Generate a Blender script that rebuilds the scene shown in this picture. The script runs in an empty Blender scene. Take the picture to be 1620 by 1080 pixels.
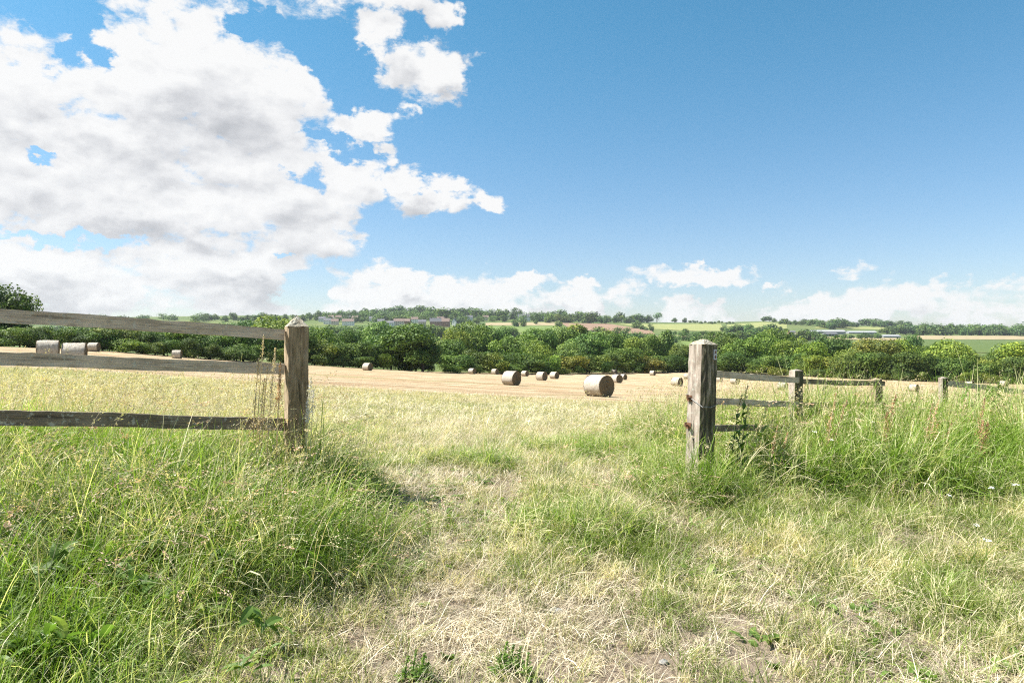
import bpy, math, random
import numpy as np
from mathutils import Vector, Matrix, noise as mnoise

random.seed(7)
RNG = np.random.default_rng(11)
SC = bpy.context.scene
COL = SC.collection
CAM_Z = 1.45
FPX, CX, CY = 1080.0, 810.0, 540.0          # focal length and centre, in pixels of the 1620 px wide photograph
R = math.radians

# ------------------------------------------------------------------ camera
cam_d = bpy.data.cameras.new("camera")
cam = bpy.data.objects.new("camera", cam_d)
COL.objects.link(cam)
cam_d.sensor_width = 36.0
cam_d.lens = 24.0
cam_d.clip_start = 0.05
cam_d.clip_end = 20000
cam.location = (0, 0, CAM_Z)
cam.rotation_euler = (R(90), 0, 0)
SC.camera = cam

# ------------------------------------------------------------------ sun, view
SUN_AZ, SUN_EL = -88.0, 52.0                  # degrees from +Y towards +X, above the horizon
to_sun = Vector((math.sin(R(SUN_AZ)) * math.cos(R(SUN_EL)), math.cos(R(SUN_AZ)) * math.cos(R(SUN_EL)), math.sin(R(SUN_EL))))
sun_d = bpy.data.lights.new("sun", 'SUN')
sun_d.energy = 5.0
sun_d.angle = R(0.53)
sun_d.color = (1.0, 0.955, 0.88)
sun = bpy.data.objects.new("sun", sun_d)
COL.objects.link(sun)
sun.rotation_euler = to_sun.to_track_quat('Z', 'Y').to_euler()
sun.location = (-30, 10, 60)

SC.view_settings.view_transform = 'Standard'
SC.view_settings.look = 'None'
SC.view_settings.gamma = 1.0
SC.view_settings.use_curve_mapping = False
SC.view_settings.exposure = 1.25
SKY_STRENGTH = 0.060
CLOUD_WHITE = 0.41                            # radiance of the brightest cloud before exposure
SC.render.engine = 'CYCLES'
SC.cycles.max_bounces = 7
SC.cycles.diffuse_bounces = 3
SC.cycles.glossy_bounces = 2
SC.cycles.transmission_bounces = 4
SC.cycles.volume_bounces = 0
SC.cycles.transparent_max_bounces = 8
SC.cycles.use_denoising = False
SC.cycles.filter_width = 1.15

# ------------------------------------------------------------------ node helpers
class NT:
    def __init__(self, tree): self.t = tree; self.n = tree.nodes; self.l = tree.links
    def node(self, typ, **kw):
        n = self.n.new(typ)
        for k, v in kw.items(): setattr(n, k, v)
        return n
    def put(self, sock, v):
        if isinstance(v, bpy.types.NodeSocket): self.l.new(v, sock)
        elif v is not None:
            if hasattr(sock, 'default_value'):
                try: sock.default_value = v
                except Exception: sock.default_value = (*v, 1.0)
    def math(self, op, a, b=None, c=None, clamp=False):
        n = self.node('ShaderNodeMath', operation=op); n.use_clamp = clamp
        self.put(n.inputs[0], a)
        if b is not None: self.put(n.inputs[1], b)
        if c is not None: self.put(n.inputs[2], c)
        return n.outputs[0]
    def vmath(self, op, a, b=None, scale=None):
        n = self.node('ShaderNodeVectorMath', operation=op)
        self.put(n.inputs[0], a)
        if b is not None: self.put(n.inputs[1], b)
        if scale is not None: self.put(n.inputs['Scale'], scale)
        return n.outputs['Value'] if op in ('LENGTH', 'DOT_PRODUCT', 'DISTANCE') else n.outputs['Vector']
    def noise(self, vec, scale, detail=4, rough=0.55, dist=0.0, lac=2.0):
        n = self.node('ShaderNodeTexNoise')
        if vec is not None: self.put(n.inputs['Vector'], vec)
        n.inputs['Scale'].default_value = scale; n.inputs['Detail'].default_value = detail
        n.inputs['Roughness'].default_value = rough; n.inputs['Distortion'].default_value = dist
        n.inputs['Lacunarity'].default_value = lac
        return n.outputs['Fac']
    def ramp(self, fac, stops, interp='LINEAR'):
        n = self.node('ShaderNodeValToRGB'); cr = n.color_ramp; cr.interpolation = interp
        while len(cr.elements) < len(stops): cr.elements.new(0.5)
        for e, (p, c) in zip(cr.elements, stops):
            e.position = p; e.color = (*c, 1.0) if len(c) == 3 else c
        self.put(n.inputs[0], fac)
        return n.outputs[0]
    def mix(self, fac, a, b, blend='MIX'):
        n = self.node('ShaderNodeMix', data_type='RGBA', blend_type=blend)
        self.put(n.inputs[0], fac); self.put(n.inputs[6], a); self.put(n.inputs[7], b)
        return n.outputs[2]
    def sstep(self, v, a, b):
        n = self.node('ShaderNodeMapRange', interpolation_type='SMOOTHSTEP')
        self.put(n.inputs[0], v); n.inputs[1].default_value = a; n.inputs[2].default_value = b
        return n.outputs[0]
    def attr(self, name):
        n = self.node('ShaderNodeAttribute', attribute_name=name); return n.outputs['Fac']
    def mapping(self, vec, scale=(1, 1, 1), rot=(0, 0, 0), loc=(0, 0, 0)):
        n = self.node('ShaderNodeMapping'); self.put(n.inputs[0], vec)
        n.inputs['Scale'].default_value = scale; n.inputs['Rotation'].default_value = rot; n.inputs['Location'].default_value = loc
        return n.outputs[0]

def new_mat(name):
    m = bpy.data.materials.new(name); m.use_nodes = True
    t = NT(m.node_tree); m.node_tree.nodes.clear()
    out = t.node('ShaderNodeOutputMaterial')
    return m, t, out

# ------------------------------------------------------------------ world: Nishita sky and cumulus clouds placed by azimuth and elevation
def px_to_azel(px, py):
    u, v = (px - CX) / FPX, (CY - py) / FPX
    return math.atan(u), math.atan(v / math.sqrt(1 + u * u))

# (px, py, rx, ry, strength) in photograph pixels, turned into angles below
CLOUDS = [
    (300, 120, 225, 115, 1), (60, 160, 150, 110, 1), (400, 150, 140, 80, 1), (330, 20, 130, 60, 0.8),
    (150, 225, 230, 70, 1), (350, 235, 130, 60, 1), (170, 395, 120, 30, 1), (70, 250, 90, 40, 1), (200, 320, 270, 70, 1), (60, 300, 150, 60, 1), (430, 330, 130, 65, 1),
    (540, 290, 75, 50, 1), (460, 225, 50, 40, .8), (495, 385, 75, 16, .8),
    (355, 418, 160, 42, 1), (50, 405, 95, 48, 1), (120, 462, 230, 38, 1), (360, 475, 110, 26, 1), (20, 440, 140, 60, .9),
    (600, 468, 110, 36, 1), (760, 468, 150, 34, 1), (910, 468, 100, 32, 1), (650, 488, 180, 20, .9),
    (1280, 488, 100, 24, 1), (1420, 484, 130, 28, 1.1), (1560, 480, 120, 36, 1.1), (1560, 500, 120, 18, .8), (1330, 503, 160, 12, .7),
    (520, 10, 100, 34, .9), (640, 8, 70, 36, .9),
    (-160, 250, 200, 200, 1), (-400, 420, 250, 110, 1),
]
HOLES = [(435, 25, 20, 14), (700, 60, 10, 10)]
# small clouds and small gaps: (px, py, rx, ry, strength)
PUFFS = [(672, 120, 60, 46, 1.0), (600, 62, 46, 40, .8), (690, 25, 24, 40, .8), (573, 196, 56, 32, 1.0), (604, 240, 24, 20, .7), (638, 170, 22, 24, .6), (640, 283, 36, 32, .9), (694, 318, 64, 26, 1.0), (706, 284, 24, 20, .8), (764, 318, 30, 13, .8),
         (1110, 436, 84, 18, 1.0), (1135, 428, 30, 16, .8), (1165, 444, 34, 9, .7), (1095, 494, 48, 24, 1.1), (1222, 462, 30, 8, .7), (1340, 428, 40, 7, .25), (620, 440, 40, 14, 1), (230, 398, 60, 10, .5), (700, 455, 60, 18, .9), (560, 455, 40, 16, .8), (830, 442, 46, 14, 1), (925, 443, 36, 12, .9), (1300, 476, 50, 12, .9), (1380, 474, 40, 12, .8), (1470, 470, 50, 14, .9), (1585, 462, 60, 16, 1), (30, 370, 60, 26, 1), (130, 385, 40, 14, .8)]
BASES = [(140, 232, 170, 26, .75), (350, 215, 120, 46, .6), (260, 372, 190, 26, .8), (480, 352, 60, 16, .5), (390, 448, 130, 18, .7), (90, 452, 120, 26, .5), (80, 500, 200, 18, .5), (690, 480, 150, 18, .5), (880, 480, 110, 16, .5), (680, 150, 40, 18, .5), (700, 338, 60, 12, .6),
         (1110, 448, 80, 8, .5), (1450, 500, 190, 14, .5), (580, 212, 40, 12, .5)]      # grey undersides
GAPS = [(110, 66, 24, 38), (150, 100, 18, 22), (75, 26, 30, 20), (478, 288, 20, 18), (420, 42, 36, 13), (66, 258, 26, 6), (545, 120, 34, 40), (505, 70, 30, 30), (548, 245, 26, 16), (95, 368, 80, 8), (178, 388, 44, 12), (480, 462, 26, 26), (440, 400, 20, 3), (505, 218, 26, 10)]
# masses elsewhere in the sky, (azimuth, elevation, half width, half height) in degrees
FAR_CLOUDS = [(-70, 22, 16, 9), (-95, 38, 18, 10), (-120, 12, 22, 5), (-150, 30, 16, 9), (175, 14, 20, 6), (150, 34, 13, 8), (125, 10, 18, 4),
              (95, 22, 9, 4), (70, 5, 16, 2.2), (-75, 5, 20, 4), (-30, 58, 16, 9), (-70, 65, 14, 8), (-176, 58, 16, 9), (120, 55, 9, 6), (55, 3.5, 12, 1.8)]

AZ_STOPS = [-180, -125, -78, -50] + [-37 + 2.3 * i for i in range(18)] + [6, 10, 14, 18, 23, 28, 34, 55, 95, 180]
EL_ROWS = [-3, 0.5, 2.2, 4.0, 6.0, 8.0, 10.0, 12.2, 14.6, 17.2, 20.0, 23.0, 26.5, 34, 48, 66]
def cloud_mask_table():
    """how much cloud there is, on a grid of azimuth and elevation"""
    def ell(A, E, a0, e0, ra, re, s): return s * (1 - np.hypot((A - a0) / ra, (E - e0) / re))
    A, E = np.meshgrid(np.radians(AZ_STOPS), np.radians(EL_ROWS), indexing='ij')
    acc = np.full(A.shape, -0.9)
    def conv(px, py, rx, ry):
        a0, e0 = px_to_azel(px, py); a1 = px_to_azel(px + rx, py)[0]; a2 = px_to_azel(px - rx, py)[0]
        e1 = px_to_azel(px, py - ry)[1]; e2 = px_to_azel(px, py + ry)[1]
        return a0, e0, (a1 - a2) / 2, (e1 - e2) / 2
    for (px, py, rx, ry, s) in CLOUDS:
        c = conv(px, py, rx, ry); k = 1.0 if rx > 80 else .35; c = (c[0], c[1], c[2] + .010 * k, c[3] + .006 * k)
        acc = np.maximum(acc, np.minimum(ell(A, E, *c, s) * 1.35, s))
    for (a, e, ra, re) in FAR_CLOUDS:
        for w in (-360, 0, 360): acc = np.maximum(acc, ell(A, E, R(a + w), R(e), R(ra) / max(.3, math.cos(R(e))), R(re), 1.2))
    for (px, py, rx, ry) in HOLES:
        acc = acc - 1.6 * np.clip(ell(A, E, *conv(px, py, rx * 1.15, ry * 1.15), 1) + .35, 0, None)
    return np.clip(acc, -0.9, 0.62)

def build_world():
    w = bpy.data.worlds.new("World"); SC.world = w; w.use_nodes = True
    w.node_tree.nodes.clear()
    T01 = (cloud_mask_table() + 0.9) / 1.9
    g = bpy.data.node_groups.new("cloud_mask", 'ShaderNodeTree')
    g.interface.new_socket("Az", in_out='INPUT', socket_type='NodeSocketFloat')
    g.interface.new_socket("El", in_out='INPUT', socket_type='NodeSocketFloat')
    g.interface.new_socket("Mask", in_out='OUTPUT', socket_type='NodeSocketFloat')
    t = NT(g); gi = t.node('NodeGroupInput'); go = t.node('NodeGroupOutput')
    fa = t.math('MULTIPLY_ADD', gi.outputs[0], 1 / (2 * math.pi), 0.5, clamp=True)
    fe = t.math('MULTIPLY_ADD', gi.outputs[1], 1 / R(90), 0.05, clamp=True)
    def rampn(fac, stops, interp):
        n = t.node('ShaderNodeValToRGB'); cr = n.color_ramp; cr.interpolation = interp
        while len(cr.elements) < len(stops): cr.elements.new(0.5)
        for e, (p, c) in zip(cr.elements, stops): e.position = p; e.color = c
        t.put(n.inputs[0], fac); return n
    acc = None
    for q in range(4):
        v = rampn(fa, [((a + 180) / 360, tuple(float(T01[i, q * 4 + k]) for k in range(4))) for i, a in enumerate(AZ_STOPS)], 'CARDINAL' if False else 'EASE')
        ws = [(min(1, max(0, e / 90 + .05)), tuple(1.0 if q * 4 + k == j else 0.0 for k in range(4))) for j, e in enumerate(EL_ROWS)]
        ww = rampn(fe, ws, 'LINEAR')
        s_ = t.math('ADD', t.vmath('DOT_PRODUCT', v.outputs[0], ww.outputs[0]), t.math('MULTIPLY', v.outputs[1], ww.outputs[1]))
        acc = s_ if acc is None else t.math('ADD', acc, s_)
    t.put(go.inputs[0], t.math('MULTIPLY_ADD', acc, 1.9, -0.9))

    t = NT(w.node_tree)
    out = t.node('ShaderNodeOutputWorld'); bg = t.node('ShaderNodeBackground')
    sky = t.node('ShaderNodeTexSky', sky_type='NISHITA')
    sky.sun_disc = False; sky.sun_elevation = R(SUN_EL); sky.sun_rotation = R(SUN_AZ % 360)
    sky.altitude = 100; sky.air_density = 1.0; sky.dust_density = 0.6; sky.ozone_density = 2.2
    d = t.node('ShaderNodeTexCoord').outputs['Generated']
    wn = t.node('ShaderNodeTexNoise'); t.put(wn.inputs['Vector'], d); wn.inputs['Scale'].default_value = 9.0; wn.inputs['Detail'].default_value = 3
    wv = t.vmath('SUBTRACT', wn.outputs['Color'], (0.5, 0.5, 0.5))
    wn2 = t.node('ShaderNodeTexNoise'); t.put(wn2.inputs['Vector'], t.vmath('MULTIPLY', d, (1, 1, 1.4))); wn2.inputs['Scale'].default_value = 27.0; wn2.inputs['Detail'].default_value = 5; wn2.inputs['Roughness'].default_value = 0.6
    wv2 = t.vmath('MULTIPLY', t.vmath('SUBTRACT', wn2.outputs['Color'], (0.5, 0.5, 0.5)), (0.085, 0.085, 0.060))
    sp = t.node('ShaderNodeSeparateXYZ'); t.put(sp.inputs[0], t.vmath('ADD', wv2, t.vmath('ADD', d, t.vmath('MULTIPLY', wv, (0.09, 0.09, 0.045)))))
    az = t.math('ARCTAN2', sp.outputs[0], sp.outputs[1])
    el = t.math('ARCSINE', sp.outputs[2])
    def mask(de, da):
        n = t.node('ShaderNodeGroup'); n.node_tree = g
        t.put(n.inputs[0], az if not da else t.math('ADD', az, da)); t.put(n.inputs[1], el if not de else t.math('ADD', el, de)); return n.outputs[0]
    def azel(dz, da):
        c = t.node('ShaderNodeCombineXYZ'); t.put(c.inputs[0], az if not da else t.math('ADD', az, da)); t.put(c.inputs[1], el if not dz else t.math('ADD', el, dz)); return c.outputs[0]
    def rad(px, py, rx, ry):
        a0, e0 = px_to_azel(px, py); return a0, e0, (px_to_azel(px + rx, py)[0] - px_to_azel(px - rx, py)[0]) / 2, (px_to_azel(px, py - ry)[1] - px_to_azel(px, py + ry)[1]) / 2
    def with_puffs(m, P, gaps):
        for (px, py, rx, ry, s_) in PUFFS:
            a0, e0, ra, re = rad(px, py, rx * 1.12, ry * 1.12)
            l = t.vmath('LENGTH', t.vmath('MULTIPLY', t.vmath('SUBTRACT', P, (a0, e0, 0)), (1 / ra, 1 / re, 0)))
            m = t.math('MAXIMUM', m, t.math('MINIMUM', t.math('MULTIPLY_ADD', l, -s_, s_ + .02), .55))
        if gaps:
            for (px, py, rx, ry) in GAPS:
                a0, e0, ra, re = rad(px, py, rx, ry)
                l = t.vmath('LENGTH', t.vmath('MULTIPLY', t.vmath('SUBTRACT', P, (a0, e0, 0)), (1 / ra, 1 / re, 0)))
                m = t.math('SUBTRACT', m, t.math('MAXIMUM', t.math('MULTIPLY_ADD', l, -0.62, 1.0), 0.0))
        return m
    M0 = with_puffs(mask(0, 0), azel(0, 0), True); M1 = with_puffs(mask(0.04, -0.03), azel(0.04, -0.03), False)
    sc0 = t.vmath('MULTIPLY', d, (1.0, 1.0, 1.75))
    def small(off):
        v = sc0 if off is None else t.vmath('ADD', sc0, off)
        vo = t.node('ShaderNodeTexVoronoi', feature='F1'); t.put(vo.inputs['Vector'], t.vmath('ADD', v, t.vmath('SCALE', wv, scale=0.10)))
        vo.inputs['Scale'].default_value = 22.0
        return t.math('ADD', t.math('MULTIPLY', t.math('SUBTRACT', t.noise(v, 8.0, 5, 0.58), 0.5), 1.7), t.math('MULTIPLY', t.math('SUBTRACT', 0.45, vo.outputs['Distance']), 0.45))
    S0, S1 = small(None), small((-0.012, 0.0, 0.035))
    def mid(off):
        v = sc0 if off is None else t.vmath('ADD', sc0, off)
        return t.noise(v, 21.0, 5, 0.60, 0.25)
    Q0, Q1 = mid(None), mid((-0.006, 0.0, 0.014))
    fine = t.math('MULTIPLY', t.math('SUBTRACT', t.noise(sc0, 38.0, 8, 0.70, 0.35), 0.5), 1.15)
    D0 = t.math('ADD', t.math('ADD', M0, S0), t.math('ADD', t.math('MULTIPLY', fine, .8), t.math('MULTIPLY', t.math('SUBTRACT', Q0, .5), .8)))
    alpha = t.sstep(D0, -0.04, 0.36)
    dif = t.math('ADD', t.math('MULTIPLY', t.math('SUBTRACT', S0, S1), 0.62), t.math('MULTIPLY', t.math('SUBTRACT', M0, M1), 0.42))
    dif = t.math('ADD', dif, t.math('MULTIPLY', t.math('SUBTRACT', Q0, Q1), 0.9))
    deep = t.math('MULTIPLY', t.sstep(t.math('ADD', M1, t.math('MULTIPLY', S1, .8)), 0.2, 0.95), -0.26)
    base = None
    for (px, py, rx, ry, s_) in BASES:
        a0, e0, ra, re = rad(px, py, rx, ry)
        l = t.vmath('LENGTH', t.vmath('MULTIPLY', t.vmath('SUBTRACT', azel(0, 0), (a0, e0, 0)), (1 / ra, 1 / re, 0)))
        b_ = t.math('MULTIPLY', t.math('MAXIMUM', t.math('SUBTRACT', 1.15, l), 0.0), s_)
        base = b_ if base is None else t.math('MAXIMUM', base, b_)
    deep = t.math('SUBTRACT', deep, t.math('MULTIPLY', base, t.math('ADD', .20, t.math('MULTIPLY', t.noise(sc0, 11.0, 4, .6), .5))))
    thin = t.math('MULTIPLY', t.sstep(D0, 0.6, 0.1), 0.10)
    deep = t.math('ADD', deep, t.math('MULTIPLY', t.math('MULTIPLY', t.sstep(t.noise(sc0, 5.0, 3, 0.5), 0.42, 0.62), t.sstep(M1, 0.1, 0.6)), -0.20))
    lit = t.math('ADD', t.math('ADD', t.math('ADD', 0.90, dif), deep), t.math('ADD', thin, t.math('MULTIPLY', fine, .25)), clamp=True)
    cw = CLOUD_WHITE / SKY_STRENGTH
    ccol = t.ramp(lit, [(0.0, (0.55, 0.56, 0.585)), (0.35, (0.70, 0.705, 0.725)), (0.7, (0.89, 0.89, 0.895)), (1.0, (1.0, 0.995, 0.985))])
    ccol = t.vmath('SCALE', ccol, scale=cw)
    spd = t.node('ShaderNodeSeparateXYZ'); t.put(spd.inputs[0], d)
    low = t.sstep(spd.outputs[2], 0.16, 0.0)
    skyc = t.mix(1.0, sky.outputs[0], t.mix(t.sstep(spd.outputs[2], 0.5, 0.0), (0.53, 1.13, 1.17, 1), (1.0, 1.0, 1.07, 1)), 'MULTIPLY')
    ccol2 = t.mix(t.math('MULTIPLY', low, 0.05), ccol, skyc)
    col = t.mix(t.math('MULTIPLY', alpha, 0.97), skyc, ccol2)
    t.put(bg.inputs[0], col); bg.inputs[1].default_value = SKY_STRENGTH
    t.l.new(bg.outputs[0], out.inputs[0])
    w.cycles.sampling_method = 'MANUAL'; w.cycles.sample_map_resolution = 512
build_world()

# ------------------------------------------------------------------ object helpers
def tag(o, label=None, cat=None, group=None, kind=None):
    if label: o['label'] = label
    if cat: o['category'] = cat
    if group: o['group'] = group
    if kind: o['kind'] = kind
    return o
def link(o, parent=None):
    COL.objects.link(o)
    if parent is not None: o.parent = parent
    return o
def empty(name, loc=(0, 0, 0), rz=0.0, rot=None):
    o = bpy.data.objects.new(name, None); o.empty_display_size = 0.2
    o.location = loc; o.rotation_euler = rot if rot else (0, 0, rz)
    return link(o)
def mesh_np(name, V, F, mats, mi=None, attrs=None, smooth=False):
    """V: (n,3); F: list of index lists or an (m,k) array."""
    me = bpy.data.meshes.new(name)
    V = np.asarray(V, dtype=np.float32)
    if isinstance(F, np.ndarray):
        m, k = F.shape
        me.vertices.add(len(V)); me.vertices.foreach_set('co', V.ravel())
        me.loops.add(m * k); me.loops.foreach_set('vertex_index', F.astype(np.int32).ravel())
        me.polygons.add(m)
        me.polygons.foreach_set('loop_start', np.arange(0, m * k, k, dtype=np.int32))
        me.polygons.foreach_set('loop_total', np.full(m, k, dtype=np.int32))
        me.update(calc_edges=True)
    else:
        me.from_pydata([tuple(v) for v in V], [], F); me.update()
    for ma in (mats if isinstance(mats, (list, tuple)) else [mats]): me.materials.append(ma)
    if mi is not None: me.polygons.foreach_set('material_index', np.asarray(mi, dtype=np.int32))
    if attrs:
        for k_, (dom, arr) in attrs.items():
            a = me.attributes.new(k_, 'FLOAT', dom); a.data.foreach_set('value', np.asarray(arr, dtype=np.float32))
    me.polygons.foreach_set('use_smooth', np.full(len(me.polygons), bool(smooth)))
    return me
def mobj(name, me, parent=None, loc=(0, 0, 0), rot=(0, 0, 0)):
    o = bpy.data.objects.new(name, me); o.location = loc; o.rotation_euler = rot
    return link(o, parent)

class MB:
    """collects shapes into one mesh"""
    def __init__(s): s.v = []; s.f = []; s.mi = []
    def add(s, vs, fs, mi=0):
        b = len(s.v); s.v += [tuple(v) for v in vs]; s.f += [[i + b for i in f] for f in fs]; s.mi += [mi] * len(fs)
    def box(s, c, d, M=None, mi=0):
        x, y, z = d[0] / 2, d[1] / 2, d[2] / 2
        vs = [Vector((sx * x + c[0], sy * y + c[1], sz * z + c[2])) for sz in (-1, 1) for sy in (-1, 1) for sx in (-1, 1)]
        if M is not None: vs = [M @ v for v in vs]
        s.add(vs, [[0, 2, 3, 1], [4, 5, 7, 6], [0, 1, 5, 4], [2, 6, 7, 3], [0, 4, 6, 2], [1, 3, 7, 5]], mi)
    def tube(s, pts, rad, n=6, mi=0, cap=True):
        pts = [Vector(p) for p in pts]
        if not isinstance(rad, (list, tuple)): rad = [rad] * len(pts)
        rings = []
        for i, p in enumerate(pts):
            a = pts[min(i + 1, len(pts) - 1)] - pts[max(i - 1, 0)]
            if a.length < 1e-9: a = Vector((0, 0, 1))
            a.normalize()
            ref = Vector((0, 0, 1)) if abs(a.z) < 0.9 else Vector((1, 0, 0))
            x = a.cross(ref).normalized(); y = a.cross(x).normalized()
            rings.append([p + (x * math.cos(2 * math.pi * k / n) + y * math.sin(2 * math.pi * k / n)) * rad[i] for k in range(n)])
        b = len(s.v)
        for r_ in rings: s.v += [tuple(v) for v in r_]
        for i in range(len(pts) - 1):
            for k in range(n):
                s.f.append([b + i * n + k, b + i * n + (k + 1) % n, b + (i + 1) * n + (k + 1) % n, b + (i + 1) * n + k]); s.mi.append(mi)
        if cap:
            s.f.append([b + k for k in range(n)][::-1]); s.mi.append(mi)
            s.f.append([b + (len(pts) - 1) * n + k for k in range(n)]); s.mi.append(mi)
    def mesh(s, name, mats, smooth=False): return mesh_np(name, np.array(s.v), s.f, mats, s.mi, smooth=smooth)
    def obj(s, name, mats, parent=None, loc=(0, 0, 0), rot=(0, 0, 0), smooth=False): return mobj(name, s.mesh(name, mats, smooth), parent, loc, rot)

# ------------------------------------------------------------------ terrain
def zfrompy(d, py): return CAM_Z - (py - CY) / FPX * d
def build_terrain_fit():
    P = []   # (u, d, py-equivalent)
    def addz(u, d, z): P.append((u, d, (CAM_Z - z) / d * FPX))
    def addp(px, d, py): P.append(((px - CX) / FPX, d, py - CY))
    for u, zs in ((-1.0, (0.0, .10, .34, .46, .44, .35, .25)), (-.6, (0.0, .08, .32, .42, .42, .3, .2)), (-.25, (0.0, .04, .18, .32, .32, .12, -.2)),
                  (0.0, (0, 0, .10, .22, .22, .02, -.45)), (.25, (0, 0, .08, .2, .2, -.02, -.6)), (.6, (0, 0, .06, .16, .10, -.1, -.8)), (1.0, (0, 0, .06, .14, .06, -.15, -.9))):
        for d, z in zip((1.5, 2.8, 4.2, 5.5, 8, 12, 20), zs): addz(u, d, z)
    for px, d, py in ((75, 45, 568), (118, 46, 573), (148, 94, 556), (280, 104, 567), (581, 112, 586), (747, 148, 591.5), (783, 156, 592), (809, 61, 609), (830, 156, 595),
                      (857, 104, 601), (877, 128, 598.5), (947, 39.5, 627), (973, 112, 604), (972, 190, 591), (1032, 187, 593), (1071, 122, 610), (1162, 117, 607),
                      (1238, 112, 616), (1588, 150, 611), (1446, 125, 617)): addp(px, d, py)
    for px, d, py in ((-200, 100, 543), (20, 105, 549), (200, 112, 557), (350, 120, 569), (500, 132, 578), (600, 142, 584), (700, 155, 589), (850, 172, 591), (1000, 200, 589),
                      (1100, 210, 587), (1200, 200, 591), (1350, 185, 598), (1500, 178, 604), (1620, 176, 607), (1850, 176, 614)): addp(px, d, py)
    for px in (-250, 100, 400, 700, 1000, 1300, 1600, 1900): addp(px, 320, 575 + (px - 700) * 0.006)
    rows = {450: (558, 558, 560, 560, 560, 562, 564, 566, 567), 700: (536, 536, 540, 541, 543, 547, 550, 552, 554), 1000: (522, 522, 524, 526, 528, 533, 538, 542, 542),
            1500: (509, 509, 506, 506, 511, 519, 525, 528, 530), 2200: (505, 504, 501, 501, 508, 512, 514, 519, 519), 3600: (540,) * 9}
    for d, ys in rows.items():
        for px, y in zip((-250, 0, 350, 600, 900, 1150, 1350, 1550, 1850), ys): addp(px, d, y)
    addp(1215, 2100, 507.5)
    A = np.array(P)
    X = np.stack([A[:, 0] * 1.6, np.log(A[:, 1])], 1)
    # work on z-like value scaled: relative drop below eye
    def ker(r2): return np.where(r2 > 1e-12, 0.5 * r2 * np.log(np.maximum(r2, 1e-12)), 0.0)
    n = len(X)
    K = ker(((X[:, None] - X[None]) ** 2).sum(-1)) + np.eye(n) * 0.002
    Pm = np.concatenate([np.ones((n, 1)), X], 1)
    M = np.block([[K, Pm], [Pm.T, np.zeros((3, 3))]])
    w = np.linalg.solve(M, np.concatenate([A[:, 2], np.zeros(3)]))
    return X, w, n, ker
_TX, _TW, _TN, _TK = build_terrain_fit()
def terrain(x, y):
    x = np.atleast_1d(np.asarray(x, dtype=float)); y = np.atleast_1d(np.asarray(y, dtype=float))
    d = np.clip(y, 1.5, 3600)
    u = np.clip(x / d, -1.02, 1.02)
    q = np.stack([u * 1.6, np.log(d)], 1)
    out = np.empty(len(q))
    for i in range(0, len(q), 20000):
        s = q[i:i + 20000]
        out[i:i + 20000] = _TK(((s[:, None] - _TX[None]) ** 2).sum(-1)) @ _TW[:_TN] + _TW[_TN] + s @ _TW[_TN + 1:]
    z = CAM_Z - out / FPX * d
    # the bank flattens out behind and well beside the camera
    k = np.clip((y - 0.0) / 2.6, 0, 1); k = k * k * (3 - 2 * k)
    z = z * k
    far = np.clip((y - 2600) / 1500, 0, 1)
    return z
def tz(x, y): return float(terrain([x], [y])[0])
def gpos(px, d):
    x = (px - CX) / FPX * d
    return Vector((x, d, tz(x, d)))
def ray_ground(px, py, d0=420, d1=2600):
    ds = np.exp(np.linspace(math.log(d0), math.log(d1), 260))
    u = (px - CX) / FPX
    pyv = CY + (CAM_Z - terrain(u * ds, ds)) / ds * FPX
    run = pyv[0]
    for i in range(1, len(ds)):
        if pyv[i] <= py and pyv[i] < run:
            return gpos(px, float(ds[i]))
        run = min(run, pyv[i])
    return gpos(px, float(ds[int(np.argmin(pyv))]))

HEDGE_D = ([-400, 20, 200, 350, 500, 600, 700, 850, 1000, 1100, 1200, 1350, 1500, 1620, 2000], [100, 105, 112, 120, 132, 142, 155, 172, 200, 210, 200, 185, 178, 176, 176])
def hedge_d(px): return float(np.interp(px, *HEDGE_D))

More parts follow.
